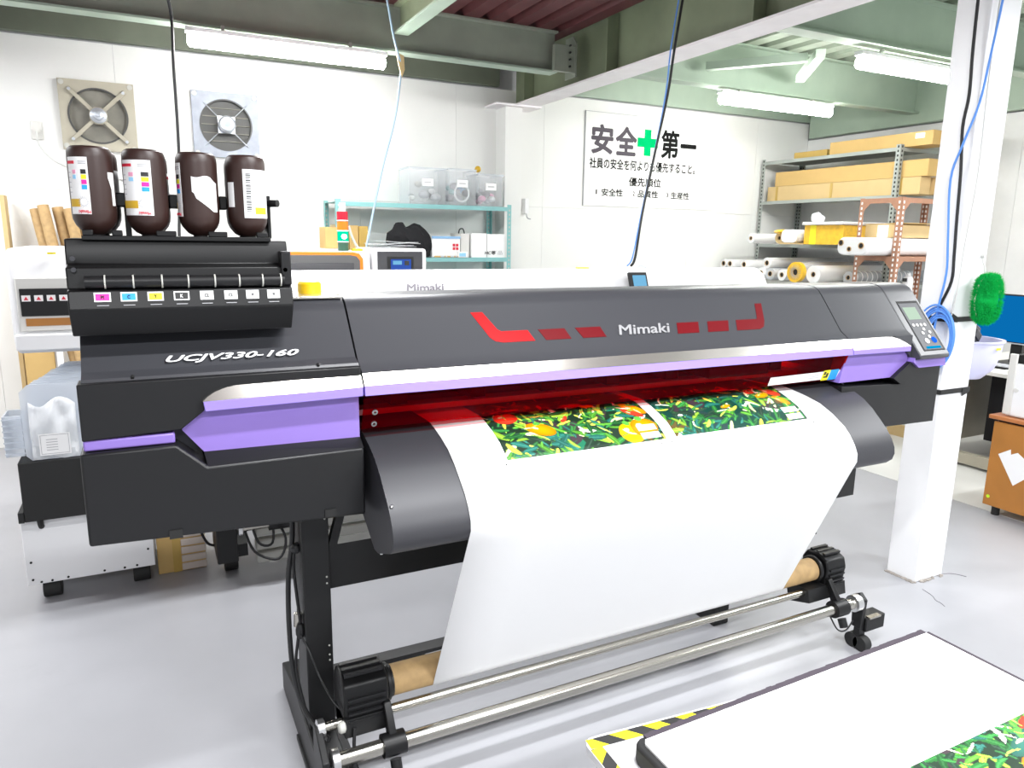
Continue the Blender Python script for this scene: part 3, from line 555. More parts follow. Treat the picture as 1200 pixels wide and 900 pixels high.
# stand
B('stand_post', MT['dark'], pr, (.343, .421, 2.0, 2.14, .10, .89), bevel=.003)
B('stand_post', MT['dark'], pr, (2.04, 2.12, 2.13, 2.26, .14, .89), bevel=.003)
hs = MB()
for z in (.80, .62, .60, .40, .37, .352): hs.cyl((.41, 2.001, z), (.41, 1.998, z), .0028, 8)
hs.build('screw', MT['greyl'], pr)
B('upper_crossbeam', MT['dark'], pr, (.421, 2.12, 2.05, 2.10, .555, .695), (.421, 2.10, 2.04, 2.05, .685, .698))
B('lower_crossbeam', MT['dark'], pr, (.421, 2.10, 2.05, 2.10, .20, .272))
MB().obox((.452, 2.03, .765), .012, .012, .115, [Vector((.96, 0, -.27)), Vector((0, 1, 0)), Vector((.27, 0, .96))]).build('diagonal_brace', MT['dark'], pr)
for x, yo in ((.375, 0), (2.08, .42)):
    ft = MB().prism([(1.70+yo, .0), (2.46+yo*.3, .0), (2.46+yo*.3, .10), (2.2+yo*.3, .15), (1.90+yo*.8, .13), (1.70+yo, .10)], 'X', x-.04, x+.04).build('foot', MT['dark'], pr, bevel=.004)
MB().prism([(.327, 2.16), (.327, 1.62), (.47, 1.62), (.47, 2.16)], 'Z', .0, .018).build('base_plate', MT['dark'], pr, bevel=.002)
# take-up rails
for (x0, x1, y, z, r) in ((.36, 2.44, 1.755, .200, .021), (.34, 2.235, 1.837, .250, .014)):
    rl = MB().cyl((x0, y, z), (x1, y, z), r, 32).build('take_up_rail', MT['chrome'], pr)
    for q in ((x0-.008, x0+.016),)+(((2.405, 2.44),) if r > .02 else ()):
        MB().lathe((q[0], y, z), [(r+.004, 0), (r+.012, .003), (r+.012, q[1]-q[0]-.003), (r+.003, q[1]-q[0])], 28, (1, 0, 0)).build('end_cap', MT['chromed'], rl)
MB().prism([(1.735, .10), (1.86, .10), (1.855, .258), (1.83, .265), (1.737, .212)], 'X', .326, .346).build('rail_bracket', MT['dark'], pr, bevel=.003)
# take-up motors
def motor(x0, x1, side):
    zc, yc = .320, 1.872
    mo = MB().prism([(yc-.050, .225), (yc+.06, .205), (yc+.065, .350), (yc+.045, .382), (yc-.01, .387), (yc-.052, .368), (yc-.062, .335)], 'X', x0, x1).build('take_up_motor', MT['black'], pr, bevel=.006)
    for k in range(4):
        MB().box(x0+.012, x1-.012, yc-.068, yc-.058, .262+.022*k, .268+.022*k).build('rib', MT['body2'], mo)
    for k in range(3): MB().box(x0+.01, x1-.01, yc-.035+.03*k, yc-.022+.03*k, .383, .391).build('rib', MT['body2'], mo)
    xf = x1 if side > 0 else x0-.022
    MB().lathe((xf, yc, zc), [(.05, 0), (.054, .004), (.054, .012), (.046, .016), (.046, .022)], 32, (1, 0, 0)).build('flange', MT['dark'], mo)
    xa = x1-.02 if side > 0 else x0
    MB().prism([(yc-.07, .30), (yc-.050, .30), (1.772, .19), (1.752, .172), (1.735, .185), (1.738, .215)], 'X', xa, xa+.022).build('support_arm', MT['black'], mo, bevel=.003)
    MB().pipe((xa-.02, 1.755, .2), (xa+.045, 1.755, .2), .033, .0212, 28).build('rail_clamp', MT['black'], mo)
    MB().cyl((xa+.012, 1.735, .165), (xa+.012, 1.72, .135), .016, 16).build('clamp_knob', MT['black'], mo)
    MB().prism([(1.80, .222), (1.90, .19), (1.92, .27), (1.81, .272)], 'X', x0-.0 if side > 0 else x0-.10, x1).build('lower_bracket', MT['dark'], mo)
    return mo
motor(.405, .535, 1); motor(2.315, 2.42, -1)
cg = MB().lathe((.385, 1.80, .262), [(.012, 0), (.016, .004), (.016, .016), (.010, .02)], 20, (1, 0, 0)); cg.build('cable_gland', MT['greyl'], pr)
rb = MB().box(2.465, 2.575, 1.725, 1.785, .075, .135).build('rail_end_block', MT['black'], pr, bevel=.004)
MB().box(2.47, 2.535, 1.715, 1.735, .135, .142).build('lever', MT['chrome'], rb)
MB().prism([(1.735, .09), (1.775, .09), (1.785, .22), (1.755, .238), (1.728, .215)], 'X', 2.441, 2.462).build('rail_bracket', MT['black'], pr, bevel=.003)
for y in (1.728, 1.768): MB().cyl((2.44, y, .030), (2.475, y, .030), .030, 20).build('caster_wheel', MT['rubber'], pr)
MB().box(2.442, 2.475, 1.735, 1.762, .04, .10).build('caster_fork', MT['black'], pr)
# cables by the stand post
cb = MB().tube([(.33, 2.06, .90), (.328, 2.06, .74), (.31, 2.05, .62), (.305, 2.05, .45), (.31, 2.03, .30), (.335, 1.98, .2), (.37, 1.86, .19)], .0075)
tag(cb.build('black_cable', MT['cable']), 'thick black cable hanging down beside the printer stand post', 'cable')
cb = MB().tube([(.338, 2.05, .72), (.325, 2.045, .66), (.33, 2.04, .55), (.334, 2.03, .47), (.325, 2.03, .42), (.316, 2.03, .33), (.33, 2.0, .22)], .0045)
cb.sphere((.333, 2.045, .705), .016, 10).sphere((.333, 2.03, .45), .014, 10, (1, 1, 2))
tag(cb.build('looped_cable', MT['cable']), 'thin looped black cable with a connector beside the stand post', 'cable')
cb = MB().tube([(.332, 2.02, .44), (.35, 1.985, .40), (.37, 1.96, .33), (.39, 1.9, .29), (.398, 1.83, .30)], .003)
tag(cb.build('motor_cable', MT['cable']), 'thin black cable running from the stand post to the left take-up motor', 'cable')
MB().cyl((.329, 2.045, .46), (.331, 2.045, .50), .012, 12).build('brass_connector', MT['chrome'], pr)
tag(MB().tube([(2.30, 2.0, .52), (2.29, 1.97, .46), (2.27, 1.95, .44), (2.33, 1.93, .50), (2.36, 1.92, .44)], .004).build('black_cable', MT['cable']), 'thin black looped cable behind the right take-up motor', 'cable')
tag(MB().tube([(2.30, 1.77, .17), (2.33, 1.75, .11), (2.38, 1.75, .095), (2.43, 1.76, .12)], .003).build('motor_cable', MT['cable']), 'thin black cable sagging under the right end of the take-up rail', 'cable')
tag(MB().tube([(.43, 1.8, .25), (.42, 1.77, .15), (.44, 1.75, .05), (.47, 1.72, .01)], .005).build('foot_cable', MT['cable']), 'black cable dropping to the floor under the left take-up motor', 'cable')

# ---------------------------------------------------------------- paper, tube
tb = MB().pipe((.557, 1.872, .320), (2.29, 1.872, .320), .0445, .039, 40).build('cardboard_tube', MT['kraft']); tag(tb, 'brown cardboard take-up tube between the two black motors', 'tube')
PP = [(2.06, 1.1020), (1.98, 1.1022), (1.90, 1.1025), (1.85, 1.1025), (1.82, 1.1005), (1.79, 1.0925), (1.745, 1.0775), (1.698, 1.0575), (1.658, 1.029), (1.618, .992), (1.593, .968), (1.571, .939), (1.5575, .912), (1.556, .885)]
tx, tz = 1.872, .320
PQ = PP+[(1.556+(1.8265-1.556)*t, .885+(.310-.885)*t) for t in np.linspace(.08, 1, 14)]+[(tx+.0465*math.cos(a), tz+.0465*math.sin(a)) for a in np.linspace(PI*1.08, PI*2.4, 14)]
Ls = [0]
for i in range(1, len(PQ)): Ls.append(Ls[-1]+math.hypot(PQ[i][0]-PQ[i-1][0], PQ[i][1]-PQ[i-1][1]))
def surf(s):
    s = min(max(s, 0), Ls[-1]-1e-6); i = max(k for k in range(len(Ls)) if Ls[k] <= s); t = (s-Ls[i])/(Ls[i+1]-Ls[i])
    p, q = PQ[i], PQ[i+1]; n = Vector((q[1]-p[1], -(q[0]-p[0]))).normalized()   # outward
    return p[0]+(q[0]-p[0])*t, p[1]+(q[1]-p[1])*t, n
def xlr(y, s):
    k = min(1, s/.9); xr = 1.955+.12*min(1, max(0, (1.90-y)/.28)) if s < .62 else 2.075+.03*min(1, (s-.62)/.6); return .662+.014*min(1, s/.5), xr
N = len(PQ); vs = []; fs = []; nx = 8
for i, (y, z) in enumerate(PQ):
    a, b = xlr(y, Ls[i])
    for j in range(nx+1):
        vs.append((a+(b-a)*j/nx, y, z))
for i in range(N-1):
    for j in range(nx): k = i*(nx+1)+j; fs.append((k, k+1, k+nx+2, k+nx+1))
pp = MB().add(vs, fs).build('printed_sheet', MT['paper'], merge=False); tag(pp, 'wide white sheet with two pepper prints hanging from the printer to the take-up tube', 'paper')
md = pp.modifiers.new('thick', 'SOLIDIFY'); md.thickness = .0005; md.offset = 0

# colourful prints: a flat picture of peppers and leaves kept as vertex colours
def paint(w, h, seed, tone, fruits, fs=.72):
    rg = np.random.default_rng(seed); yy, xx = np.mgrid[0:h, 0:w].astype(float); asp = w/h
    u = xx/w*asp; v = yy/h; img = np.zeros((h, w, 3))
    base = np.array([.01, .03, .015]) if tone == 0 else np.array([.005, .05, .035])
    img[:] = base
    def ell(cx, cy, a, b, th, col, soft=0, bend=0):
        dx = u-cx; dy = v-cy; p = dx*np.cos(th)+dy*np.sin(th); q = -dx*np.sin(th)+dy*np.cos(th)+bend*p*p
        m = (p/a)**2+(q/b)**2 < 1; img[m] = col; return m, p, q
    for _ in range(10): ell(rg.uniform(0, asp), rg.uniform(0, 1), rg.uniform(.1, .3), rg.uniform(.05, .12), rg.uniform(0, 3), rg.choice(np.array([[.05, .03, .04], [.01, .16, .08], [.02, .05, .05], [.12, .08, .02]])))
    pal = np.array([[.01, .10, .02], [.02, .17, .03], [.07, .26, .02], [.22, .42, .03], [.50, .60, .06], [.62, .70, .35], [.01, .12, .09], [.75, .80, .65], [.01, .04, .02]])
    wt = np.array([2.2, 2.4, 2, 1.4, 1.0, .8, 1.6, .5, 1.8])+(np.array([1, 0, -1, -.6, -.4, -.3, 1.6, -.1, 1.2]) if tone else 0); wt = wt/wt.sum()
    for _ in range(int(900*asp/2.5)):
        cx, cy = rg.uniform(0, asp), rg.uniform(-.05, 1.05); a = rg.uniform(.02, .10); c = pal[rg.choice(len(pal), p=wt)]*(.75+.5*rg.random())
        _, p, q = ell(cx, cy, a, a*rg.uniform(.16, .36), rg.uniform(-1.4, 1.4)+(.3 if tone else 0), np.clip(c, 0, 1), bend=rg.uniform(-3, 3))
        mm = ((p/a)**2+(q/(a*.3))**2 < .8) & (abs(q) < .006); img[mm] = np.clip(c*1.5+.02, 0, 1)
    for cx, cy, a, b, th, col in fruits:
        a *= 1.25; b *= 1.2; cy *= fs
        m, p, q = ell(cx*asp, cy, a, b, th, col); r = (p/a)**2+((q)/b)**2
        img[m] = np.clip(np.array(col)*(1.08-.5*r[m])[:, None], 0, 1)
        ell(cx*asp-a*.3, cy+b*.3, a*.22, b*.16, th, (1, .85, .5)); ell(cx*asp, cy+b*1.0, a*.25, b*.3, th+.6, (.1, .4, .05))
    for _ in range(int(60*asp/2.5)):
        cx, cy = rg.uniform(0, asp), rg.uniform(0, 1); a = rg.uniform(.03, .08); ell(cx, cy, a, a*.12, rg.uniform(-1.5, 1.5), rg.choice(np.array([[.9, .95, .7], [.5, .75, .1], [.03, .2, .06]])), bend=rg.uniform(-4, 4))
    return img
vcm = bpy.data.materials.new('printed_picture'); vcm.use_nodes = True; _n = vcm.node_tree.nodes.new('ShaderNodeVertexColor'); _n.layer_name = 'Col'
_b = vcm.node_tree.nodes['Principled BSDF']; vcm.node_tree.links.new(_n.outputs[0], _b.inputs['Base Color']); _b.inputs['Roughness'].default_value = .35
def picture(name, parent, img, fn):
    h, w, _ = img.shape; base = ROOT[parent.name]; vs = []; fs = []
    for j in range(h+1):
        for i in range(w+1): vs.append(tuple(Vector(fn(i/w, j/h))-base))
    for j in range(h):
        for i in range(w): k = j*(w+1)+i; fs.append((k, k+1, k+w+2, k+w+1))
    me = bpy.data.meshes.new(name); me.from_pydata(vs, [], fs); ca = me.color_attributes.new('Col', 'FLOAT_COLOR', 'CORNER')
    arr = np.ones((h*w, 4, 4), np.float32); arr[:, :, :3] = img.reshape(-1, 1, 3); ca.data.foreach_set('color', arr.ravel()); me.materials.append(vcm)
    o = bpy.data.objects.new(name, me); C.objects.link(o); o.parent = parent; ROOT[o.name] = base
    for p in me.polygons: p.use_smooth = True
    return o
OR = (1, .33, .0); RD = (.85, .05, .02); YO = (1, .60, .0)
S1 = Ls[8]+.010   # lower end of the prints along the sheet
def onpaper(x0, x1, s0, s1, skew=0):
    def fn(u, v):
        s = s1+(s0-s1)*v; y, z, n = surf(s); return (x0+(x1-x0)*u+skew*v, y+n.x*.0009, z+n.y*.0009)
    return fn
p1 = picture('printed_picture', pp, paint(330, 210, 5, 0, [(.12, .70, .09, .075, .2, RD), (.27, .40, .11, .07, -.5, OR), (.57, .87, .10, .05, .1, RD), (.20, .93, .07, .03, .1, RD), (.80, .16, .10, .10, 0, YO), (.90, .22, .11, .10, .1, OR), (.93, .62, .11, .05, -.8, OR), (.90, .52, .09, .035, -.7, RD), (.45, .55, .05, .02, .8, RD), (.66, .80, .06, .03, 0, OR)]), onpaper(.822, 1.348, Ls[1]+.02, S1))
p2 = picture('printed_picture', pp, paint(330, 210, 9, 1, [(.60, .88, .10, .04, .1, OR), (.78, .72, .06, .04, .3, RD), (.83, .58, .07, .035, .2, OR), (.92, .66, .10, .05, -.9, RD), (.93, .42, .08, .04, -1, OR), (.70, .84, .05, .02, 0, RD), (.48, .42, .05, .02, .2, OR), (.87, .82, .05, .025, 0, RD)]), onpaper(1.386, 1.935, Ls[1]+.02, S1-.003))
for par, x1 in ((p1, 1.338), (p2, 1.925)):
    base = ROOT[pp.name]
    for k in range(2):
        mb = MB(); f = onpaper(x1-.07, x1-.004, S1-.005-.030*k-.026, S1-.009-.030*k)
        a, b, c, d = [Vector(f(*q))+Vector((0, -.0006, .0006)) for q in ((0, 0), (1, 0), (1, 1), (0, 1))]; mb.add([a, b, c, d], [(0, 1, 2, 3)]); mb.build('caption_block', MT['label'], pp, smooth=False)
if k == 0:
            lm = MB()
            for r in range(3):
                for q in range(4):
                    o = a+(d-a)*(.18+.27*r)+(b-a)*(.08+.23*q)+Vector((0, -.0008, .0004)); lm.add([o, o+(b-a)*.15, o+(b-a)*.15+(d-a)*.12, o+(d-a)*.12], [(0, 1, 2, 3)])
            lm.build('small_print', MT['k'], pp, smooth=False)
rm = MB()
for x in (.812, 1.322, 1.358, 1.374, 1.90, 1.95):
    y, z, n = surf(S1+.012); rm.box(x, x+.004, y+n.x*.001-.001, y+n.x*.001+.001, z-.002, z+.002)
rm.build('register_mark', MT['k'], pp)

# ================================================================ TABLE IN FRONT
tt = thing('work_table', (1.2, .62, 0), 'low work table with a hazard striped edge in front of the printer', 'table')
def rrect(x0, x1, y0, y1, r, n=6, rs=None):
    pts = []
    for cx, cy, a in ((x1-r, y1-r, 0), (x0+r, y1-r, PI/2), (x0+r, y0+r, PI), (x1-r, y0+r, 1.5*PI)):
        pts += [(cx+r*math.cos(a+PI/2*i/n), cy+r*math.sin(a+PI/2*i/n)) for i in range(n+1)]
    return pts
MB().prism([(.70, 1.036), (.690, 1.030), (.684, 1.018), (.655, .25), (1.60, .25), (1.60, .952), (.72, 1.036)], 'Z', .638, .655).build('table_top', MT['white'], tt)
for x in (.74, 1.55):
    for y in (.32, .97): B('leg', MT['greyl'], tt, (x-.02, x+.02, y-.02, y+.02, 0, .638))
# hazard tape: yellow and black slanted stripes round the edge
def stripes(x0, x1, y0, y1, z, along):
    Y_ = MB(); K_ = MB(); p = .036
    a0, a1 = (x0, x1) if along == 'x' else (y0, y1); w = (y1-y0) if along == 'x' else (x1-x0); t = a0-w; k = 0
    while t < a1:
        q = [(t, 0), (t+p, 0), (t+p+w, w), (t+w, w)]
        q = [(min(max(a, a0), a1), b) for a, b in q]
        if abs(q[0][0]-q[1][0])+abs(q[2][0]-q[3][0]) > 1e-5:
            P = [((a, y0+b) if along == 'x' else (x0+b, a)) for a, b in q]
            (Y_ if k % 2 else K_).prism(P, 'Z', z, z+.0006)
        t += p; k += 1
    Y_.build('yellow_stripe', MT['haz'], tt, smooth=False); K_.build('black_stripe', MT['k'], tt, smooth=False)
MT['haz'] = mat('hazard_yellow', (.85, .80, .01), .5)
def tape(name, pts, w, k0):   # slanted stripe tape along a line, width w to the right of it
    (xa, ya), (xb, yb) = pts; L = math.hypot(xb-xa, yb-ya); ux, uy = (xb-xa)/L, (yb-ya)/L; vx, vy = uy, -ux; p = .038; t = -w; k = k0
    while t < L:
        q = [(min(max(a, 0), L), b) for a, b in ((t, 0), (t+p, 0), (t+p+w, w), (t+w, w))]
        if abs(q[0][0]-q[1][0])+abs(q[2][0]-q[3][0]) > 1e-5: MB().prism([(xa+ux*a+vx*b, ya+uy*a+vy*b) for a, b in q], 'Z', .655, .6556).build('yellow_stripe' if k % 2 else 'black_stripe', MT['haz'] if k % 2 else MT['k'], tt, smooth=False)
        t += p; k += 1
tape('far', ((.690, 1.033), (1.2, .988)), .026, 1); tape('side', ((.6575, .27), (.6845, 1.006)), .026, 0)
bd = thing('flat_board', (1.17, .62, .656), 'flat black-edged board lying on the table under a white sheet', 'board')
MB().prism([(.742, .26), (1.603, .26), (1.600, .972), (.757, .955), (.744, .948), (.738, .935)], 'Z', .656, .694).build('board_core', MT['rubber'], bd, bevel=.006)
dk = MB()
random.seed(8)
for k in range(60):
    x = .765+k*.0138; dk.box(x, x+.014, .9425+.0172*(x-.757)/.845, .954+.019*(x-.757)/.845+.002*random.random(), .694, .6978)
dk.box(1.5945, 1.6015, .27, .960, .694, .6978)
dk.build('torn_edge_tape', mat('purple_grey_tape', (.045, .034, .047), .6), bd)
ts = MB().prism([(.748, .26), (1.594, .26), (1.590, .958), (.760, .941), (.753, .932)], 'Z', .694, .6985).build('white_sheet', MT['paper']); tag(ts, 'white sheet with a pepper print lying on the low table', 'paper')
p3 = picture('printed_picture', ts, paint(170, 120, 21, 0, [(.35, .42, .12, .10, .3, RD), (.52, .60, .14, .12, -.2, OR), (.30, .15, .12, .09, .2, OR), (.70, .40, .14, .16, .3, RD), (.78, .90, .14, .07, 0, RD), (.90, .55, .16, .14, .4, OR), (.62, .82, .2, .06, .2, (.03, .16, .12)), (.50, .28, .12, .1, 0, OR)], 1), lambda u, v: (1.135+.44*u, .40+.28*v, .7002))

# ================================================================ BEHIND: WHITE FLATBED STYLE PRINTER
wp = thing('white_printer', (1.3, 3.9, 0), 'large white printer standing behind the black one', 'printer')
MB().prism([(3.45, .98), (3.40, 1.15), (3.42, 1.30), (3.48, 1.40), (3.55, 1.435), (4.0, 1.41), (4.3, 1.38), (4.3, .98)], 'X', .10, 3.55).build('body', MT['white'], wp, bevel=.01)
text('Mimaki', 'logo_lettering', MT['pgrey'], wp, (1.135, 3.403, 1.335), XD, UPF, .20, .045, shear=.18, bold=.03, depth=.004)
lw = MB().prism([(3.56, 1.10), (3.50, 1.15), (3.50, 1.40), (3.52, 1.50), (3.56, 1.53), (4.2, 1.53), (4.2, 1.10)], 'X', -.492, -.02).build('ink_cover', MT['white'], wp, bevel=.015)
B('raised_frame', MT['offwhite'], lw, (-.465, -.24, 3.485, 3.50, 1.20, 1.415), bevel=.004)
B('slot_panel', MT['black'], lw, (-.452, -.24, 3.476, 3.486, 1.262, 1.372), bevel=.002)
for k in range(4):
    x = -.431+.043*k; fr = B('warning_label', MT['label'], lw, (x-.015, x+.015, 3.474, 3.477, 1.322, 1.346))
    MB().prism([(x-.008, 1.327), (x+.008, 1.327), (x, 1.341)], 'Y', 3.4725, 3.474).build('warning_triangle', MT['redp'], fr)
B('wooden_strip', MT['wood'], lw, (-.440, -.26, 3.478, 3.487, 1.222, 1.252))
B('lower_ledge', MT['white'], lw, (-.483, -.23, 3.46, 3.50, 1.125, 1.190), bevel=.006)
B('yellow_tab', MT['y'], lw, (-.345, -.315, 3.50, 3.515, 1.508, 1.516)); B('yellow_tab', MT['y'], wp, (2.20, 2.27, 3.55, 3.58, 1.434, 1.441))
bx_ = MB().box(-.552, -.055, 3.52, 4.2, .095, .405).build('base_cabinet', MT['white'], wp, bevel=.004)
sc_ = MB()
for x, z in ((-.53, .20), (-.53, .12), (-.08, .36), (-.08, .18), (-.50, .105), (-.46, .105), (-.40, .108), (-.26, .11), (-.18, .108), (-.13, .11)): sc_.cyl((x, 3.521, z), (x, 3.517, z), .005, 8)
sc_.build('screw', MT['under'], bx_)
B('waste_unit', MT['under'], wp, (-.525, .02, 3.45, 4.1, .405, .665), bevel=.006)
MB().prism([(3.45, .405), (3.52, .405), (3.52, .42), (3.90, .42), (3.9, .45), (3.45, .45)], 'X', -.545, -.525).build('side_flange', MT['under'], wp)
MB().tube([(-.475, 3.49, .40), (-.478, 3.485, .46), (-.47, 3.49, .52)], .010).build('drain_hose', MT['clearb'], wp)
MB().tube([(-.475, 3.51, .36), (-.475, 3.49, .385), (-.476, 3.487, .44)], .012).build('hose_cuff', MT['rubber'], wp)
for x, y in ((-.47, 3.60), (-.115, 3.60), (-.47, 4.1), (-.115, 4.1)):
    cw = MB().cyl((x-.035, y, .042), (x+.035, y, .042), .042, 24).build('caster', MT['rubber'], wp, bevel=.004); MB().box(x-.03, x+.03, y-.03, y+.03, .06, .10).build('caster_fork', MT['under'], cw)
# its roller stand
MB().cyl((.30, 3.36, .283), (3.3, 3.36, .283), .027, 24).build('roller_rail', MT['chrome'], wp)
MB().lathe((.292, 3.36, .283), [(.03, 0), (.045, .003), (.045, .02), (.03, .024)], 24, (1, 0, 0)).build('end_cap', MT['chromed'], wp)
for z0, z1, y in ((.170, .225, 3.47), (.108, .160, 3.45), (.05, .10, 3.43)): MB().box(.38, 3.3, y, y+.06, z0, z1).build('roller_panel', MT['greyl'], wp, bevel=.01)
for x in (.46, .50): MB().pipe((x-.03, 3.36, .283), (x+.03, 3.36, .283), .04, .028, 20).build('rail_clamp', MT['black'], wp)
B('stand_bracket', MT['black'], wp, (.20, .29, 3.34, 3.6, .12, .36), bevel=.005)
cw = MB().cyl((.24, 3.54, .052), (.30, 3.54, .052), .052, 24).build('caster', MT['rubber'], wp, bevel=.004); B('caster_plate', MT['black'], cw, (.22, .34, 3.42, 3.6, .11, .17))
for pts in ([(.35, 3.36, .31), (.38, 3.33, .2), (.44, 3.33, .19), (.45, 3.36, .30)], [(.32, 3.38, .28), (.36, 3.33, .16), (.46, 3.3, .12), (.5, 3.33, .2), (.46, 3.36, .30)], [(.18, 3.5, .36), (.14, 3.48, .28), (.17, 3.5, .17), (.22, 3.5, .15)]):
    MB().tube(pts, .006).build('cable', MT['cable'], wp)
# small tablet on the white machine
tb_ = thing('control_tablet', (2.48, 3.42, 1.33), 'small tilted touch panel with a light blue screen on the white printer', 'control panel')
Mt = [Vector((1, 0, 0)), Vector((.0, .35, .94)), Vector((0, -.94, .35))]
MB().obox((2.50, 3.39, 1.365), .062, .055, .008, Mt).build('bezel', MT['black'], tb_, bevel=.003); MB().obox((2.505, 3.384, 1.363), .044, .040, .0065, Mt).build('screen', MT['screen3'], tb_)
bs = MB().sphere((2.66, 3.58, 1.435), .03, 10, (1, 1, .5)); tag(bs.build('tape_roll', MT['clearb']), 'small clear roll of tape on top of the white printer', 'tape')

# clear plastic cases stacked on the waste unit
cs = thing('clear_case_stack', (-.39, 3.6, .666), 'stack of clear plastic cases standing in a row left of the black printer', 'cases')
random.seed(4)
for k in range(13):
    y = 3.46+.048*k; dx = .004*random.uniform(-1, 1)+.008*k
    x0, x1, z1 = -.490+dx, -.285+dx, .985+.006*random.random()
    mb = MB().prism([(x0+.02, .668), (x1, .668), (x1, z1), (x0+.03, z1), (x0, z1-.03), (x0, .69)], 'Y', y, y+.006)
    for zz in (.70, .78, .86, .94): mb.box(x1-.006, x1+.006, y-.002, y+.03, zz, zz+.012)
    mb.build('case', MT['clearb'], cs)
sm = thing('small_clear_case', (-.53, 3.49, .70), 'narrow clear ribbed case at the left side of the case stack', 'case')
B('case_wall', MT['clearb'], sm, (-.560, -.495, 3.46, 3.47, .69, .86), (-.560, -.555, 3.46, 3.60, .69, .86), (-.560, -.495, 3.59, 3.60, .69, .86))
for k in range(7): B('rib', MT['clearb'], sm, (-.563, -.492, 3.455, 3.46, .70+.024*k, .706+.024*k))
bg = MB(); vs = []; n = 12
for j in range(n+1):
    for i in range(n+1):
        u, v = i/n, j/n; vs.append((-.465+.165*u, 3.44-.03*math.sin(PI*u)*math.sin(PI*v)-.014*math.sin(11*u+6*v+2*math.sin(5*v))*math.sin(8*v+3*u), .675+.24*v-.02*math.sin(7*u)*v))
bg.add(vs, [(j*(n+1)+i, j*(n+1)+i+1, (j+1)*(n+1)+i+1, (j+1)*(n+1)+i) for j in range(n) for i in range(n)])
b_ = bg.build('plastic_bag', MT['bag']); md = b_.modifiers.new('s', 'SOLIDIFY'); md.thickness = .001; tag(b_, 'crumpled clear bag with a printed paper label in front of the clear cases', 'bag')
lb = B('paper_label', MT['label'], b_, (-.435, -.325, 3.399, 3.4, .70, .79)); B('label_frame', MT['lgrey'], lb, (-.43, -.33, 3.398, 3.399, .705, .707), (-.43, -.33, 3.398, 3.399, .783, .785), (-.43, -.428, 3.398, 3.399, .705, .785), (-.332, -.33, 3.398, 3.399, .705, .785))
B('small_print', MT['lgrey'], lb, *[(-.41, -.37, 3.398, 3.399, .72+.011*k, .723+.011*k) for k in range(5)])
# carton on the floor
ct = thing('carton_box', (.065, 3.75, 0), 'brown cardboard carton with corrugated white sheets beside the white cabinet', 'box')
MB().box(-.046, .165, 3.62, 3.95, 0, .33).build('carton_body', MT['carton'], ct, bevel=.003)
B('tape_strip', MT['tape'], ct, (.02, .055, 3.617, 3.62, 0, .33)); B('paper_sheet', MT['label'], ct, (.01, .13, 3.608, 3.611, .225, .32))
for k in range(8): B('corrugated_layer', mat('corrugated_board', (.62, .54, .48), .8) if k == 0 else bpy.data.materials['corrugated_board'], ct, (.058, .168, 3.612, 3.62, .005+.041*k, .040+.041*k), bevel=.004)

# cardboard tubes leaning in the corner
for k, (x, zt, y, lean) in enumerate(((-.655, 1.75, 6.22, -.17), (-.600, 1.775, 6.15, -.16), (-.520, 1.765, 6.22, -.16), (-.445, 1.755, 6.15, -.16), (-.385, 1.74, 6.23, -.16))):
    o = MB().pipe((x-lean*1.5, y-.25, .045), (x, y, zt), .036, .030, 24).build('cardboard_tube', MT['kraft'])
    tag(o, ['leftmost cardboard tube leaning on the back wall', 'tallest cardboard tube, second from the left in the corner', 'third cardboard tube from the left leaning on the back wall', 'fourth cardboard tube from the left leaning on the back wall', 'cardboard tube mostly hidden behind the ink bottles'][k], 'tube', 'cardboard tubes leaning on the wall')
tag(MB().box(-.855, -.828, 6.2, 6.34, 0, 1.84).build('wooden_plank', MT['carton2'], bevel=.002), 'thin upright wooden plank against the back wall at the left edge', 'plank')
tag(MB().box(-.80, -.62, 6.05, 6.09, 0, 1.2).build('cardboard_sheet', MT['carton']), 'brown cardboard sheet standing below the white ink cover', 'cardboard')
tag(MB().box(-.60, -.56, 6.0, 6.03, 0, 1.25).build('white_batten', MT['white']), 'narrow white batten standing behind the cardboard sheet', 'batten')

# ================================================================ ORANGE TRIMMED MACHINE
om = thing('orange_trim_printer', (1.2, 5.1, 0), 'white printer with orange trim and a dark window behind the white printer', 'printer')
MB().box(.35, 1.34, 4.75, 5.85, .85, 1.50).build('body', MT['white'], om, bevel=.02)
MB().prism([(.36, 1.30), (1.285, 1.30), (1.285, 1.45), (1.26, 1.485), (1.22, 1.495), (.36, 1.495)], 'Y', 4.735, 4.75).build('orange_frame', MT['orange'], om, bevel=.002)
MB().prism([(.36, 1.30), (1.262, 1.30), (1.262, 1.44), (1.24, 1.468), (1.20, 1.475), (.36, 1.475)], 'Y', 4.728, 4.74).build('dark_cover', mat('window_cover', (.10, .10, .10), .3), om, bevel=.002)
MB().box(.36, 1.22, 4.722, 4.73, 1.33, 1.425).build('window_glass', MT['smoke'], om, bevel=.002)
MB().box(1.35, 1.72, 4.72, 5.2, .85, 1.52).build('side_cabinet', MT['white'], om, bevel=.02)
B('screen_recess', MT['smoke'], om, (1.375, 1.685, 4.712, 4.722, 1.33, 1.50), bevel=.003); B('screen_bezel', MT['under'], om, (1.44, 1.62, 4.706, 4.713, 1.34, 1.465))
B('screen', MT['screen2'], om, (1.462, 1.60, 4.700, 4.707, 1.345, 1.45)); B('screen_window', MT['k'], om, (1.555, 1.585, 4.696, 4.70, 1.41, 1.44)); B('screen_pane', MT['screen3'], om, (1.475, 1.535, 4.697, 4.70, 1.415, 1.44))
for x in (.45, 1.25): B('leg', MT['black'], om, (x-.04, x+.04, 4.9, 5.2, 0, .85))
B('yellow_tab', MT['y'], om, (1.235, 1.30, 4.80, 4.84, 1.50, 1.515))
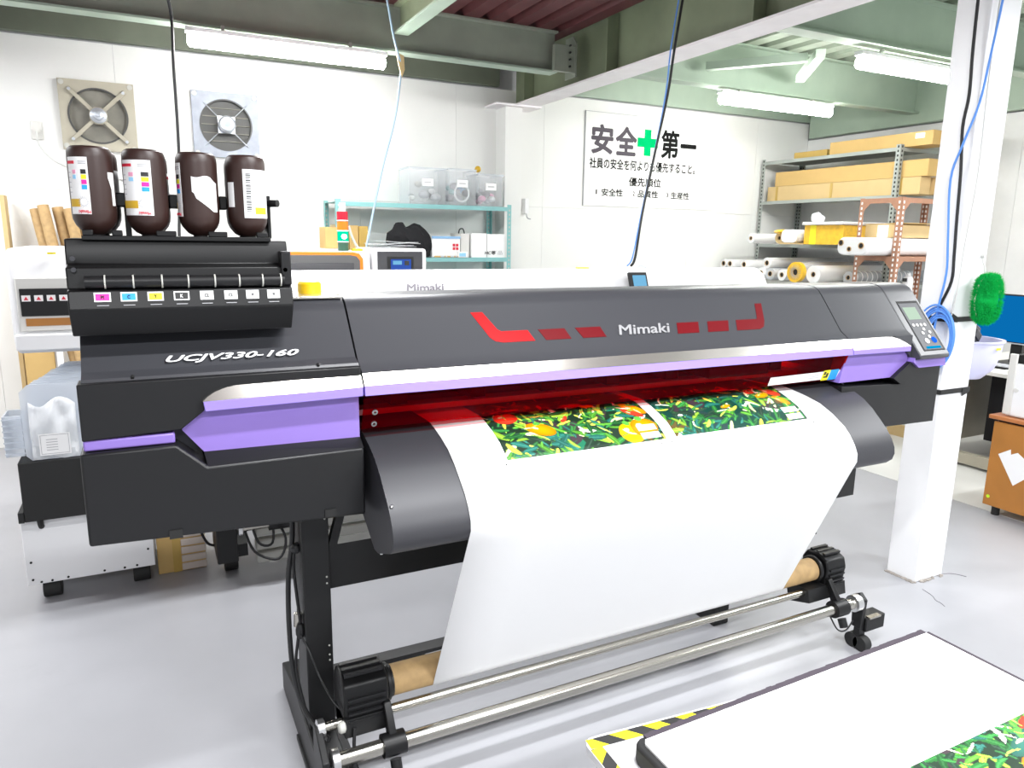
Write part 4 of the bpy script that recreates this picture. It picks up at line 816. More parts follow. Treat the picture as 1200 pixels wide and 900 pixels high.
sl = thing('signal_tower', (1.185, 4.85, 1.50), 'signal tower light with red, orange and lit green lenses on the orange trimmed printer', 'signal light')
MB().cyl((1.185, 4.85, 1.50), (1.185, 4.85, 1.555), .034, 24).build('base', mat('dark_green_base', (.03, .10, .06), .4), sl)
for z0, z1, m in ((1.560, 1.625, 'towg'), (1.632, 1.690, 'tora'), (1.697, 1.752, 'tred')): MB().cyl((1.185, 4.85, z0), (1.185, 4.85, z1), .036, 24).build('lens', MT[m], sl, bevel=.003)
for z in (1.555, 1.626, 1.691): MB().cyl((1.185, 4.85, z), (1.185, 4.85, z+.007), .038, 24).build('ring', MT['white'], sl)
MB().sphere((1.185, 4.825, 1.592), .020, 12).build('lit_bulb', MT['towc'], sl); MB().box(1.168, 1.205, 4.84, 4.86, 1.753, 1.81).build('mounting_post', MT['white'], sl)
fs_ = thing('plastic_sheets', (1.53, 4.95, 1.521), 'loose clear film sheets lying on top of the touch screen cabinet', 'film')
random.seed(6)
for k in range(4):
    a = random.uniform(-.25, .25); M_ = [Vector((math.cos(a), math.sin(a), .06*(-1)**k)), Vector((-math.sin(a), math.cos(a), 0)), Vector((0, 0, 1))]
    MB().obox((1.51+.02*k, 4.93, 1.530+.010*k), .15, .10, .0012, M_).build('film_sheet', MT['bag'], fs_)
tag(MB().tube([(1.225, 4.85, 1.66), (1.245, 4.86, 1.60), (1.28, 4.87, 1.53), (1.31, 4.88, 1.515)], .008).build('white_cable', MT['whitec']), 'white cable bent down beside the signal tower', 'cable')

# ================================================================ TEAL SHELF
ts_ = thing('teal_shelf', (2.19, 6.15, 0), 'light teal angle-iron shelf against the back wall', 'shelf')
SX0, SX1, SY0, SY1 = 1.40, 2.95, 5.92, 6.36
for x in (SX0, SX1):
    for y in (SY0, SY1):
        s_ = 1 if x == SX0 else -1
        p = MB().box(min(x, x+s_*.038), max(x, x+s_*.038), y-.0015, y+.0015, 0, 1.885); p.box(x-.0015, x+.0015, y-(.0 if y == SY0 else .038), y+(.038 if y == SY0 else 0), 0, 1.885)
        p = p.build('post', MT['teal'], ts_); h_ = MB()
        for k in range(24): h_.box(min(x+s_*.012, x+s_*.024), max(x+s_*.012, x+s_*.024), y-.004, y+.004, 1.0+.036*k, 1.016+.036*k)
        h_.build('slot_hole', MT['greyl'], p, smooth=False)['kind'] = 'stuff'
for z in (1.865, 1.425, .9, .3): B('shelf_board', MT['teal'], ts_, (SX0+.003, SX1-.003, SY0+.003, SY1-.003, z-.003, z), (SX0+.003, SX1-.003, SY0-.002, SY0+.004, z-.035, z), bevel=.001)
def clearbin(x0, x1, z1, label, seed, cols):
    t = thing('clear_storage_bin', ((x0+x1)/2, 6.06, 1.866), label, 'storage bin', 'clear storage bins on the teal shelf'); y0, y1 = 5.95, 6.22; zb = 1.867; w = .004
    MB().box(x0, x1, y0, y1, zb, zb+w).box(x0, x1, y0, y0+w, zb, z1).box(x0, x1, y1-w, y1, zb, z1).box(x0, x0+w, y0, y1, zb, z1).box(x1-w, x1, y0, y1, zb, z1).build('bin_wall', MT['clear'], t)
    MB().box(x0-.006, x1+.006, y0-.006, y0, z1-.012, z1).box(x0-.006, x0, y0, y1, z1-.012, z1).box(x1, x1+.006, y0, y1, z1-.012, z1).build('rim', MT['clearb'], t)
    random.seed(seed)
    for k in range(9):
        r = random.uniform(.025, .05); MB().sphere((random.uniform(x0+.05, x1-.05), random.uniform(y0+.06, y1-.06), zb+.01+r*.8+random.uniform(0, (z1-zb)*.45)), r, 10, (1, 1, .75)).build('stored_part', MT[cols[k % len(cols)]], t)
    B('paper_label', MT['label'], t, ((x0+x1)/2-.05, (x0+x1)/2+.05, y0-.003, y0, (zb+z1)/2, (zb+z1)/2+.06)); B('label_print', MT['lgrey'], t, ((x0+x1)/2-.03, (x0+x1)/2+.03, y0-.004, y0-.003, (zb+z1)/2+.025, (zb+z1)/2+.035))
    return t, y0
clearbin(2.02, 2.34, 2.165, 'leftmost and widest of the three clear storage bins, dark parts inside', 2, ('lgrey', 'pgrey', 'label', 'greyl'))
t, y0 = clearbin(2.37, 2.62, 2.17, 'middle clear storage bin with a coiled white cable inside', 5, ('bluebox', 'pgrey', 'lgrey', 'teal'))
MB().tube([(2.495+.065*math.cos(a), 5.965, 1.97+.07*math.sin(a)) for a in np.linspace(0, 2*PI, 16)], .008).build('coiled_cable', MT['white'], t)
t, y0 = clearbin(2.65, 2.88, 2.14, 'rightmost clear storage bin with an orange knob sticking out', 7, ('pink', 'pgrey', 'lgrey', 'label')); MB().sphere((2.66, 6.0, 2.18), .028, 12).build('orange_knob', MT['gold'], t)
def carton(name, x0, x1, y0, y1, z0, z1, label, cat='box', m='carton', group=None, seam=None):
    t = thing(name, ((x0+x1)/2, (y0+y1)/2, z0), label, cat, group); B('carton_body', MT[m], t, (x0, x1, y0, y1, z0, z1), bevel=.002)
    return t
carton('carton_box', 1.235, 1.335, 5.6, 5.8, 1.502, 1.66, 'single brown carton left of the signal tower, behind the orange trimmed printer')
for k, (x0, x1) in enumerate(((1.41, 1.50), (1.505, 1.58), (1.585, 1.66))):
    carton('carton_box', x0, x1, 5.95, 6.2, 1.426, 1.685-.005*k, ['brown carton on the teal shelf right behind the signal tower', 'middle carton of the row on the teal shelf', 'brown carton on the teal shelf crossed by the hanging blue cable'][k], m='carton' if k % 2 else 'tape', group='cartons on the teal shelf')
jk = MB().sphere((0, 0, 0), 1, 28); vs = []
for v in jk.v:
    x, y, z = v; n_ = .10*math.sin(5*x+3*z+1)+.07*math.sin(9*y+4*x)+.05*math.sin(13*z+7*x)
    px = 2.03+.19*x*(1+n_); pz = 1.427+max(0, (.12+.145*z*(1+n_)+(.035 if x < -.3 else 0)-.06*max(0, x-.5)+.02*math.sin(6*x))); vs.append((px, 5.98+.12*y*(1+n_), pz))
jk.v = vs; tag(jk.build('black_bag', MT['fabric']), 'crumpled black cloth bag on the lower teal shelf', 'bag')
t = carton('paper_box', 2.21, 2.47, 5.94, 6.2, 1.426, 1.60, 'white box with a blue lid stripe on the lower teal shelf', m='label'); B('blue_band', MT['bluebox'], t, (2.209, 2.471, 5.935, 5.94, 1.585, 1.605)); 
for k in range(4): B('red_mark', MT['redp'], t, (2.40+.03*(k % 2), 2.422+.03*(k % 2), 5.936, 5.94, 1.49+.03*(k//2), 1.512+.03*(k//2)))
t = carton('small_sign_box', 2.44, 2.53, 5.91, 5.935, 1.426, 1.475, 'tiny white and blue box at the front edge of the teal shelf', m='label'); B('blue_label', MT['lblue'], t, (2.45, 2.51, 5.908, 5.91, 1.435, 1.465))
t = carton('grey_case', 2.48, 2.56, 5.95, 6.2, 1.426, 1.63, 'grey case with a black handle between the white boxes', 'case', m='offwhite'); MB().tube([(2.48, 6.0, 1.63), (2.49, 6.0, 1.665), (2.52, 6.0, 1.67), (2.535, 6.0, 1.63)], .006).build('handle', MT['cable'], t)
t = carton('white_carton', 2.575, 2.72, 5.935, 6.2, 1.426, 1.635, 'white carton with handwriting, left one on the lower teal shelf', m='label')
t2 = carton('white_carton', 2.725, 2.90, 5.935, 6.2, 1.426, 1.63, 'white carton with handwriting at the right end of the lower teal shelf', m='label')
text('HC等', 'handwriting', MT['k'], t2, (2.70-.0, 5.932, 1.45), XD, ZD, .11, .035, shear=.2, bold=.02); text('品', 'handwriting', MT['lgrey'], t2, (2.83, 5.932, 1.45), XD, ZD, .045, .035)
tl = thing('hand_tools', (2.32, 5.95, 1.427), 'a few small hand tools lying on the lower teal shelf', 'tools')
for k in range(5): MB().obox((2.26+.045*k, 5.925, 1.434), .035, .006, .006, [Vector((1, .1*(-1)**k, 0)), Vector((0, 1, 0)), Vector((0, 0, 1))]).build('tool', MT['zinc' if k % 2 else 'carton'], tl)

# ================================================================ RIGHT SIDE SHELVES
gs = thing('grey_shelf', (6.6, 5.5, 0), 'grey slotted steel shelf with long cartons along the right wall', 'shelf')
GX0, GX1, GY0, GY1 = 6.33, 6.95, 4.66, 6.36
for x in (GX0, GX1):
    for y in (GY0, GY1):
        sx = 1 if x == GX0 else -1; sy = 1 if y == GY0 else -1
        p = MB().box(min(x, x+sx*.045), max(x, x+sx*.045), y-.0015, y+.0015, 0, 2.50); p.box(x-.0015, x+.0015, min(y, y+sy*.045), max(y, y+sy*.045), 0, 2.50); p = p.build('post', MT['grey'], gs)
        h_ = MB()
        for k in range(34):
            z = 1.15+.04*k; h_.box(x-.004, x+.004, min(y+sy*.014, y+sy*.028), max(y+sy*.014, y+sy*.028), z, z+.02); h_.box(min(x+sx*.014, x+sx*.028), max(x+sx*.014, x+sx*.028), y-.004, y+.004, z, z+.02)
        h_.build('slot_hole', MT['dark'], p, smooth=False)['kind'] = 'stuff'
for z in (2.475, 2.045, 1.575, 1.20, .6, .15): B('shelf_board', MT['grey'], gs, (GX0+.003, GX1-.003, GY0+.003, GY1-.003, z-.004, z), (GX0-.002, GX0+.004, GY0, GY1, z-.035, z), (GX0, GX1, GY0-.002, GY0+.003, z-.035, z), bevel=.001)
def lc(x0, x1, y0, y1, z0, z1, label, m='carton'):
    t = thing('long_carton', ((x0+x1)/2, (y0+y1)/2, z0), label, 'box', 'long cartons on the grey shelf'); B('carton_body', MT[m], t, (x0, x1, y0, y1, z0, z1), bevel=.002); return t
t = lc(6.38, 6.50, 4.39, 5.50, 2.477, 2.60, 'long carton with a white label on the top of the grey shelf'); B('address_label', MT['label'], t, (6.377, 6.38, 4.47, 4.56, 2.54, 2.585))
lc(6.51, 6.65, 4.30, 5.45, 2.477, 2.60, 'long carton lying behind the labelled one on the top shelf')
lc(6.40, 6.52, 5.55, 5.98, 2.477, 2.545, 'short flat carton at the far end of the top shelf', 'tape')
lc(6.38, 6.525, 4.40, 6.20, 2.205, 2.355, 'long carton lying on top of the lower cartons, grey shelf')
t = lc(6.38, 6.525, 4.46, 6.30, 2.047, 2.203, 'long taped carton lying under another on the second grey shelf', 'carton2')
for y in (4.64, 5.42, 6.15): B('tape_strip', MT['tape'], t, (6.377, 6.38, y, y+.03, 2.05, 2.20))
lc(6.535, 6.68, 4.42, 6.20, 2.047, 2.20, 'long carton behind the stacked pair on the second shelf', 'carton2')
# low rack with film rolls sticking out towards the camera
lr = thing('low_roll_rack', (6.0, 5.6, 0), 'low grey rack under the bundle of white film rolls', 'rack')
for y in (4.6, 5.5, 6.34):
    B('post', MT['greyl'], lr, (5.80, 5.84, y-.02, y+.02, 0, 1.20))
B('top_bar', MT['greyl'], lr, (5.79, 5.83, 4.58, 6.36, 1.17, 1.215), bevel=.002); B('back_panel', MT['grey'], lr, (6.25, 6.26, 4.6, 6.35, .1, 1.19)); B('top_board', MT['greyl'], lr, (5.83, 6.30, 4.58, 6.36, 1.185, 1.205))
def roll(xe, y, z, r, hole, label, m='white', L=1.15, group='film rolls on the racks'):
    t = thing('film_roll', (xe+L/2, y, z-r), label, 'roll', group)
    MB().pipe((xe, y, z), (xe+L, y, z), r, hole, 28).build('film', MT[m], t)
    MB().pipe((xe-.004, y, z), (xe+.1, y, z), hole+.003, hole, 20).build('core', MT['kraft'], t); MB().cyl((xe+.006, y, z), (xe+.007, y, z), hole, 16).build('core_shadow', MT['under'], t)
    return t
rl_ = [(6.26, .047), (6.16, .05), (6.06, .05), (5.955, .05), (5.85, .05), (5.745, .05)]
nm = ['first', 'second', 'third', 'fourth', 'fifth', 'sixth']
for k, (y, r) in enumerate(rl_): roll(5.68+.02*(k % 2), y, 1.217+r+.003, r, .024, f'white film roll on the low rack, {nm[k]} from the far corner, bottom layer')
for k, (y, z) in enumerate(((6.21, 1.358), (6.11, 1.358), (5.90, 1.358))): roll(5.72, y, z, .046, .024, f'white film roll in the second layer of the low rack, {nm[k]} from the far corner')
roll(5.70, 5.632, 1.217+.062, .06, .026, 'thick white film roll with a wide core on the low rack')
roll(5.70, 5.505, 1.217+.062, .06, .024, 'white film roll with a bluish wrapped end on the low rack', 'clearb')
roll(5.72, 5.58, 1.385, .055, .024, 'white film roll lying on top of the thick roll')
roll(5.72, 5.37, 1.217+.058, .056, .022, 'white film roll with a dark core, left of the yellow netted roll'); roll(5.70, 5.285, 1.217+.085, .0, .02, 'x') if False else None
t = roll(5.62, 5.11, 1.217+.098, .095, .03, 'large roll with an orange yellow netted end wrap on the low rack', 'trans')
nt_ = MB()
for k in range(26):
    a = 2*PI*k/26; b = a+.12; P = lambda an, r, dx: (5.615-dx, 5.11+r*math.cos(an), 1.315+r*math.sin(an)); nt_.add([P(a-.10, .093, 0), P(a+.11, .093, 0), P(b, .035, .012)], [(0, 1, 2)])
nt_.build('yellow_netting', MT['ytape'], t, smooth=False); MB().pipe((5.612, 5.11, 1.315), (5.66, 5.11, 1.315), .097, .078, 32).build('yellow_rim', MT['ytape'], t)
roll(5.66, 4.93, 1.217+.085, .083, .022, 'fat white film roll right of the yellow netted roll')
t = roll(5.95, 4.775, 1.217+.06, .058, .02, 'ribbed translucent roll at the near end of the low rack', 'clearb')
for k in range(12): MB().pipe((6.0+.07*k, 4.775, 1.277), (6.012+.07*k, 4.775, 1.277), .062, .056, 20).build('rib', MT['white'], t)
roll(5.75, 5.86, 1.578+.055, .05, .018, 'white roll at the far end of the third shelf', L=1.1); roll(5.74, 5.62, 1.578+.065, .06, .0, 'x') if False else None
roll(5.78, 5.50, 1.578+.06, .056, .018, 'beige paper roll wrapped in orange tape on the third shelf', 'carton2', 1.1)
tag(MB().sphere((5.80, 5.47, 1.70), .05, 12, (1.6, 2.2, .5)).build('orange_net_bag', MT['ytape']), 'crumpled orange net on top of the beige roll', 'netting')
t = thing('wrapped_bundle', (6.2, 5.33, 1.58), 'bundle wrapped in white foam on the third shelf left of the taped box', 'bundle')
MB().prism(rrect(5.22, 5.42, 1.595, 1.72, .05), 'X', 5.72, 6.8).build('foam_wrap', MT['white'], t); MB().prism([(5.20, 1.578), (5.44, 1.578), (5.44, 1.595), (5.20, 1.59)], 'X', 5.72, 6.8).build('cardboard_base', MT['carton2'], t)
t = thing('taped_carton', (6.2, 4.98, 1.58), 'yellow taped carton with white foam on top on the third shelf', 'box')
B('carton_body', MT['ytape'], t, (5.78, 6.7, 4.74, 5.19, 1.58, 1.76), bevel=.003); B('tape_strip', MT['y'], t, (5.777, 5.78, 5.05, 5.12, 1.58, 1.76)); B('foam_sheet', MT['white'], t, (5.74, 6.7, 4.72, 5.19, 1.762, 1.79), bevel=.008)
fb = MB().sphere((5.86, 5.12, 1.83), .06, 9, (1, 1.2, .8)); random.seed(11); fb.v = [(x+random.uniform(-.012, .012), y+random.uniform(-.012, .012), z+random.uniform(-.015, .015)) for x, y, z in fb.v]
tag(fb.build('crumpled_film', MT['bag'], smooth=False), 'crumpled clear film on the foam sheet', 'film')
# brown slotted shelf
bs_ = thing('brown_shelf', (6.0, 4.18, 0), 'brown slotted angle shelf standing before the grey shelf', 'shelf')
RX0, RX1, RY0, RY1 = 5.50, 6.35, 3.98, 4.37
for x in (RX0, RX1):
    for y in (RY0, RY1):
        sx = 1 if x == RX0 else -1; sy = 1 if y == RY0 else -1
        p = MB().box(min(x, x+sx*.042), max(x, x+sx*.042), y-.0015, y+.0015, 0, 1.97); p.box(x-.0015, x+.0015, min(y, y+sy*.042), max(y, y+sy*.042), 0, 1.97); p = p.build('post', MT['rust'], bs_)
        h_ = MB()
        for k in range(20): z = 1.12+.042*k; h_.box(x-.004, x+.004, min(y+sy*.014, y+sy*.028), max(y+sy*.014, y+sy*.028), z, z+.022); h_.box(min(x+sx*.014, x+sx*.028), max(x+sx*.014, x+sx*.028), y-.004, y+.004, z, z+.022)
        h_.build('slot_hole', MT['label'], p, smooth=False)['kind'] = 'stuff'
for z in (1.965, 1.495, 1.0):
    B('shelf_board', MT['rust'], bs_, (RX0+.003, RX1-.003, RY0+.003, RY1-.003, z-.004, z), (RX0-.002, RX0+.003, RY0, RY1, z-.04, z), (RX0, RX1, RY0-.002, RY0+.003, z-.04, z))
    for s_ in (1,):
        MB().prism([(RY0, z-.04), (RY0+.10, z-.04), (RY0+.045, z-.10), (RY0, z-.10)], 'X', RX0-.003, RX0-.001).build('corner_plate', MT['rust'], bs_); MB().prism([(RY1, z-.04), (RY1-.10, z-.04), (RY1-.045, z-.10), (RY1, z-.10)], 'X', RX0-.003, RX0-.001).build('corner_plate', MT['rust'], bs_)
        MB().prism([(RX0, z-.04), (RX0+.10, z-.04), (RX0+.045, z-.10), (RX0, z-.10)], 'Y', RY0-.003, RY0-.001).build('corner_plate', MT['rust'], bs_)
t = thing('roll_bundle', (5.8, 4.19, 1.497), 'bundle of three white wrapped rolls poking out of the brown shelf', 'rolls')
MB().prism(rrect(4.03, 4.32, 1.50, 1.645, .06), 'X', 5.21, 6.5).build('white_wrap', MT['white'], t, bevel=.01)
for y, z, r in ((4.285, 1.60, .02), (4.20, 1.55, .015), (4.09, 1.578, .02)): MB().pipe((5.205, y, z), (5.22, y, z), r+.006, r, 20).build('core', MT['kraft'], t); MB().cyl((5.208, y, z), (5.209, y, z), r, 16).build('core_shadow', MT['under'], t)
t = carton('open_carton', 5.56, 6.15, 4.06, 4.34, 1.648, 1.755, 'open carton with a white label above the wrapped rolls', m='carton2'); B('white_label', MT['label'], t, (5.557, 5.56, 4.12, 4.22, 1.65, 1.75)); B('open_flap', MT['carton'], t, (5.56, 6.0, 4.10, 4.36, 1.757, 1.762)); B('open_flap', MT['carton'], t, (5.62, 6.1, 4.02, 4.16, 1.763, 1.768))
t = thing('white_spray_can', (5.92, 4.12, 1.0), 'white canister with printed icons under the brown shelf', 'canister'); MB().lathe((5.86, 4.10, 1.002), [(.035, 0), (.04, .006), (.04, .30), (.03, .32), (.012, .33), (.012, .35)], 24).build('can_body', MT['white'], t)
B('printed_icon', MT['k'], t, (5.812, 5.818, 4.08, 4.12, 1.28, 1.31)); B('printed_icon', MT['k'], t, (5.812, 5.818, 4.085, 4.115, 1.21, 1.235)); B('printed_icon', MT['gcross'], t, (5.812, 5.818, 4.08, 4.12, 1.17, 1.205))

# ================================================================ RIGHT EDGE: DESK, MONITOR, CABINET
dk_ = thing('office_desk', (5.9, 3.1, 0), 'grey steel desk under the blue monitor', 'desk')
B('desk_top', MT['offwhite'], dk_, (5.25, 6.6, 2.3, 3.5, .70, .73), bevel=.004); B('side_panel', MT['cream'], dk_, (5.28, 6.55, 3.40, 3.46, .08, .70)); B('front_post', MT['cream'], dk_, (5.27, 5.31, 3.22, 3.26, 0, .70)); B('foot_rail', MT['cream'], dk_, (5.28, 5.33, 2.3, 3.26, .02, .10)); B('drawer_unit', MT['fabric'], dk_, (5.6, 6.4, 2.3, 3.15, .15, .68))
mo_ = thing('monitor', (5.8, 3.0, .73), 'computer monitor with a plain blue screen at the right edge', 'monitor')
B('monitor_case', MT['black'], mo_, (5.70, 5.74, 2.85, 3.43, .885, 1.245), bevel=.004); B('screen', MT['screen'], mo_, (5.697, 5.70, 2.86, 3.42, .90, 1.235)); B('stand', MT['black'], mo_, (5.74, 5.78, 3.05, 3.13, .73, .95)); B('stand_base', MT['black'], mo_, (5.64, 5.86, 2.98, 3.2, .73, .745), bevel=.003)
B('silver_edge', MT['zinc'], mo_, (5.695, 5.70, 2.86, 3.42, .885, .893))
kb = thing('keyboard', (5.5, 3.05, .731), 'black keyboard on the desk before the monitor', 'keyboard'); B('keyboard_base', MT['black'], kb, (5.42, 5.58, 2.8, 3.25, .731, .745), bevel=.002)
kk = MB()
for i in range(4):
    for j in range(13): kk.box(5.435+.034*i, 5.462+.034*i, 2.815+.033*j, 2.842+.033*j, .745, .751)
kk.build('keys', MT['lgrey'], kb)
random.seed(13)
for k in range(5):
    x, y = random.uniform(5.3, 5.45), random.uniform(2.7, 3.35)
    tag(MB().obox((x, y, .737+.004*k), .05, .035, .004, [Vector((.9, .4*(-1)**k, 0)).normalized(), Vector((-.4*(-1)**k, .9, 0)).normalized(), Vector((0, 0, 1))]).build('paper_note', MT['label']), 'small white paper note lying on the desk near the keyboard', 'paper', 'paper notes on the desk')
wc = thing('wooden_cabinet', (4.75, 2.15, 0), 'brown veneered low cabinet on casters at the right edge', 'cabinet')
B('body', MT['wood'], wc, (4.45, 5.05, 1.70, 2.455, .06, .575), bevel=.003); B('top_board', MT['woodtop'], wc, (4.43, 5.07, 1.68, 2.48, .59, .615), bevel=.005); B('recess', MT['under'], wc, (4.47, 5.03, 1.72, 2.44, .575, .59))
for x, y in ((4.5, 2.40), (5.0, 2.40), (4.5, 1.76), (5.0, 1.76)): MB().cyl((x, y, 0), (x, y, .06), .022, 16).build('foot', MT['rubber'], wc)
MB().prism([(2.405, .385), (2.34, .43), (2.335, .40), (2.30, .42), (2.27, .40), (2.22, .36), (2.22, .30), (2.30, .22)], 'X', 4.4485, 4.4495).build('torn_paper', MT['label'], wc, smooth=False)
MB().cyl((4.449, 2.427, .115), (4.4475, 2.427, .115), .010, 16).build('green_dot_sticker', mat('lime', (.55, .85, .02), .5), wc)
op = thing('office_printer', (4.7, 2.1, .616), 'small white and black office printer on the wooden cabinet', 'printer')
B('printer_body', MT['white'], op, (4.47, 4.95, 1.80, 2.42, .617, .93), bevel=.012); B('black_top', MT['black'], op, (4.48, 4.95, 1.80, 2.40, .93, .985), bevel=.006); B('side_cover', MT['offwhite'], op, (4.462, 4.475, 2.385, 2.43, .625, .985), bevel=.006)
B('vent_grille', MT['lgrey'], op, (4.467, 4.471, 2.245, 2.285, .88, .93)); MB().cyl((4.462, 2.372, .775), (4.47, 2.372, .775), .012, 14).build('round_lock', MT['offwhite'], op)
for z0 in (.05,): tag(MB().box(5.6, 5.95, 3.7, 3.95, .0, .10).build('low_box', MT['carton2'], bevel=.002), 'flat open carton on the floor behind the column', 'box')
t = thing('wooden_pallet_box', (5.75, 3.82, .10), 'white box with black markings on the flat carton behind the column', 'box'); B('box_body', MT['offwhite'], t, (5.62, 5.93, 3.72, 3.93, .101, .20)); B('marking', MT['k'], t, (5.617, 5.62, 3.76, 3.79, .14, .16), (5.617, 5.62, 3.82, 3.85, .14, .16))

# things hung on the column
for z, lb_ in ((1.268, 'upper'), (.936, 'lower')):
    s_ = MB().box(3.201, 3.416, 2.015, 2.0185, z-.010, z+.012).box(3.2005, 3.204, 2.015, 2.175, z-.010, z+.012).box(3.4135, 3.417, 2.015, 2.175, z-.010, z+.012).box(3.2, 3.417, 2.1715, 2.175, z-.01, z+.012)
    s_.prism([(3.36, z-.028), (3.415, z-.01), (3.415, z+.012), (3.36, z+.01)] if z < 1 else [(3.19, z+.02), (3.25, z-.012), (3.25, z+.012), (3.20, z+.035)], 'Y', 2.0125, 2.015)
    tag(s_.build('black_strap', MT['rubber']), f'{lb_} black strap tied around the white column', 'strap')
bw = thing('plastic_bowl', (3.565, 2.16, .955), 'lilac plastic bowl holding black tools beside the column', 'bowl')
MB().lathe((3.565, 2.16, .955), [(.05, 0), (.09, .008), (.135, .055), (.155, .12), (.162, .185), (.170, .19), (.170, .197), (.155, .197), (.148, .12), (.128, .06), (.085, .016), (0, .012)], 40).build('bowl_wall', MT['bowl'], bw)
B('yellow_tag', MT['y'], bw, (3.545, 3.575, 1.990, 1.994, 1.115, 1.125))
for k, (dx, dy, a, L) in enumerate(((-.055, -.03, .9, .13), (.0, .01, 1.0, .14), (.055, .04, 1.1, .15))):
    u = Vector((math.cos(a), .1, math.sin(a))).normalized(); v = u.cross(Vector((0, 1, 0))).normalized(); t = thing('hand_tool', (3.585+dx, 2.13+dy, 1.0), ['dark ribbed tool lying in the lilac bowl', 'dark clamp-like tool leaning in the lilac bowl', 'long black lever sticking out of the lilac bowl'][k], 'tool', 'tools in the bowl')
    MB().obox(Vector((3.555+dx, 2.13+dy, 1.13)), L*.55, .022, .020, [u, Vector((0, 1, 0)), v]).build('tool_body', MT['body'], t, bevel=.005); MB().obox(Vector((3.555+dx, 2.13+dy, 1.13))+u*L*.45, .02, .028, .026, [u, Vector((0, 1, 0)), v]).build('tool_head', MT['apron'], t, bevel=.004)
du = thing('green_duster', (3.36, 1.955, 1.25), 'fluffy bright green duster hanging on the white column', 'duster')
rg = np.random.default_rng(2); mb = MB()
core = MB().sphere((3.332, 1.945, 1.365), 1, 20, (.056, .038, .105)).build('duster_core', MT['duster'], du)
for k in range(5200):
    a = rg.uniform(0, 2*PI); zc = rg.uniform(-1, 1); r = math.sqrt(1-zc*zc); sq = 1 if abs(zc) < .5 else .93
    n_ = Vector((r*math.cos(a), r*math.sin(a), zc)); ex = .72; g = lambda q: math.copysign(abs(q)**ex, q); p = Vector((3.332+.058*g(n_.x), 1.945+.042*g(n_.y), 1.365+.105*g(n_.z))); d_ = (n_+Vector(rg.normal(0, .45, 3))).normalized(); L = rg.uniform(.010, .022); s1 = d_.cross(Vector((.3, .2, .9))).normalized()*.0016; s2 = d_.cross(s1).normalized()*.0016
    mb.add([p-s1, p+s1, p+s2, p+d_*L], [(0, 1, 3), (1, 2, 3), (2, 0, 3)])
mb.build('fibres', MT['duster'], du, smooth=False, merge=False)['kind'] = 'stuff'
MB().tube([(3.35, 1.98, 1.46), (3.36, 1.99, 1.50), (3.372, 2.01, 1.53), (3.375, 2.015, 1.56)], .004).build('hanging_loop', MT['whitec'], du)
MB().cyl((3.375, 2.019, 1.55), (3.375, 2.005, 1.55), .008, 10).build('hook', MT['whitec'], du)
# cables on the column
tag(MB().tube([(3.17, 2.062, 2.76), (3.17, 2.058, 2.6), (3.17, 2.052, 2.39), (3.17, 2.043, 2.22), (3.17, 2.053, 2.09), (3.17, 2.036, 1.91), (3.17, 2.025, 1.70), (3.17, 2.016, 1.55), (3.17, 2.013, 1.44), (3.17, 2.05, 1.33), (3.18, 2.08, 1.24)], .0065).build('black_cable', MT['cable']), 'black cable running down the front corner of the white column', 'cable')
tag(MB().tube([(3.16, 1.94, 2.76), (3.16, 1.95, 2.56), (3.16, 1.967, 2.375), (3.16, 1.988, 2.18), (3.16, 2.037, 2.015), (3.16, 2.07, 1.877), (3.16, 2.047, 1.623), (3.16, 2.034, 1.476), (3.16, 2.05, 1.33), (3.165, 2.06, 1.22)], .0048).build('blue_cable', MT['bluec']), 'thin blue network cable crossing the black one on the white column', 'cable')
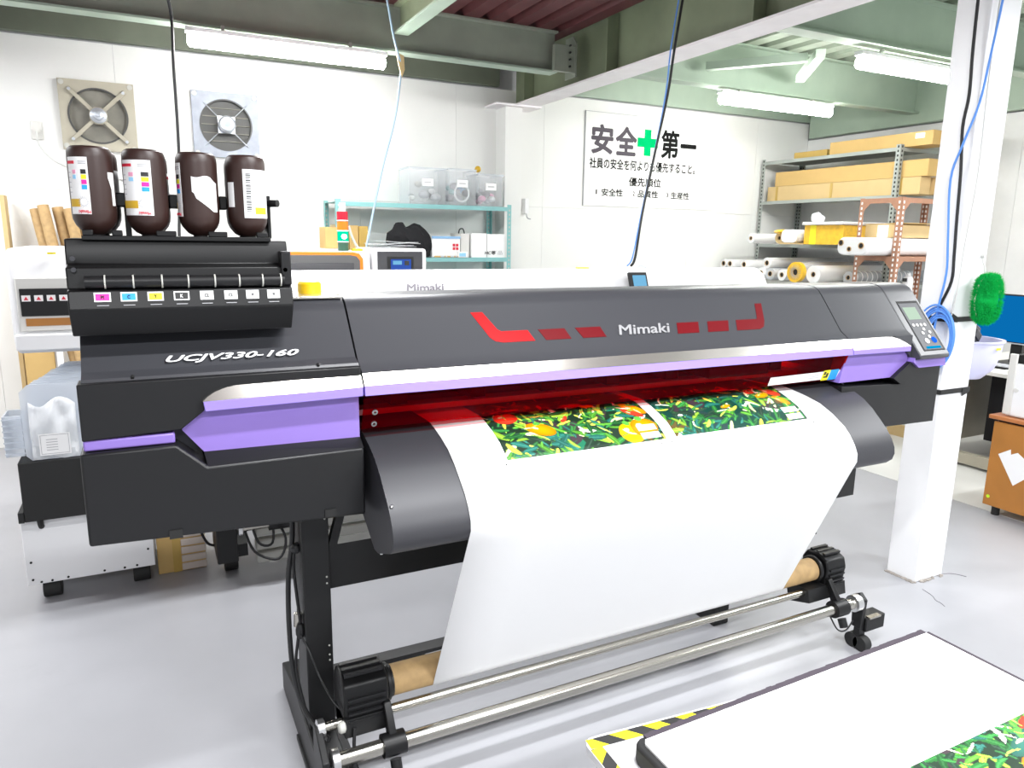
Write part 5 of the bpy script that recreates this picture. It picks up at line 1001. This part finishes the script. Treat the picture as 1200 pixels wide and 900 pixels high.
tag(MB().tube([(3.24, 2.008, 2.74), (3.235, 2.01, 2.3), (3.25, 2.01, 1.9), (3.225, 2.01, 1.6), (3.215, 2.01, 1.4), (3.20, 2.012, 1.29)], .003).build('white_cable', MT['whitec']), 'thin white cable running down the front face of the column', 'cable')
cl = MB()
for k in range(7):
    rx, rz = .055+.006*k, .095+.009*k
    cl.tube([(3.155+.006*(k % 3), 2.03+rx*math.cos(a)+.004*k, 1.185+rz*math.sin(a)) for a in np.linspace(0, 2*PI, 22)], .0045, 6, 2)
tag(cl.build('blue_cable_coil', MT['bluec']), 'coil of blue network cable strapped to the white column', 'cable')

# hanging cables
tag(MB().tube([(.20, 4.9, 3.14), (.23, 5.0, 3.0), (.26, 5.1, 2.86), (.252, 5.1, 2.57), (.25, 5.1, 2.23), (.24, 5.1, 1.93), (.215, 5.1, 1.6), (.21, 5.05, 1.45)], .0095).build('black_cable', MT['cable']), 'black cable hanging from the beam between the two exhaust fans', 'cable')
tag(MB().tube([(1.56, 5.0, 3.12), (1.62, 5.05, 2.9), (1.68, 5.1, 2.76), (1.68, 5.1, 2.70), (1.63, 5.1, 2.39), (1.53, 5.1, 2.04), (1.41, 5.06, 1.58), (1.40, 5.05, 1.53)], .0075).build('pale_cable', MT['palec']), 'pale blue cable hanging down to the orange trimmed printer', 'cable')
tag(MB().prism([(1.645, 2.83), (1.70, 2.81), (1.705, 2.72), (1.685, 2.67), (1.665, 2.74)], 'Y', 5.09, 5.10).build('cable_tag', MT['carton2']), 'small brown paper tag on the pale blue cable at the beam', 'tag')
pc = [(2.90, 3.6, 3.18), (2.87, 3.6, 2.95), (2.83, 3.6, 2.67), (2.80, 3.6, 2.43), (2.73, 3.6, 2.10), (2.66, 3.6, 1.75), (2.625, 3.6, 1.50), (2.61, 3.62, 1.445)]
tag(MB().tube(pc, .0075).build('black_cable', MT['cable']), 'black cable hanging in front of the safety sign', 'cable')
tag(MB().tube([(x-.013-.012*math.sin(1.1*i), y+.004, z) for i, (x, y, z) in enumerate(pc)], .0042).build('blue_cable', MT['bluec']), 'blue cable hanging beside the black one before the safety sign', 'cable')
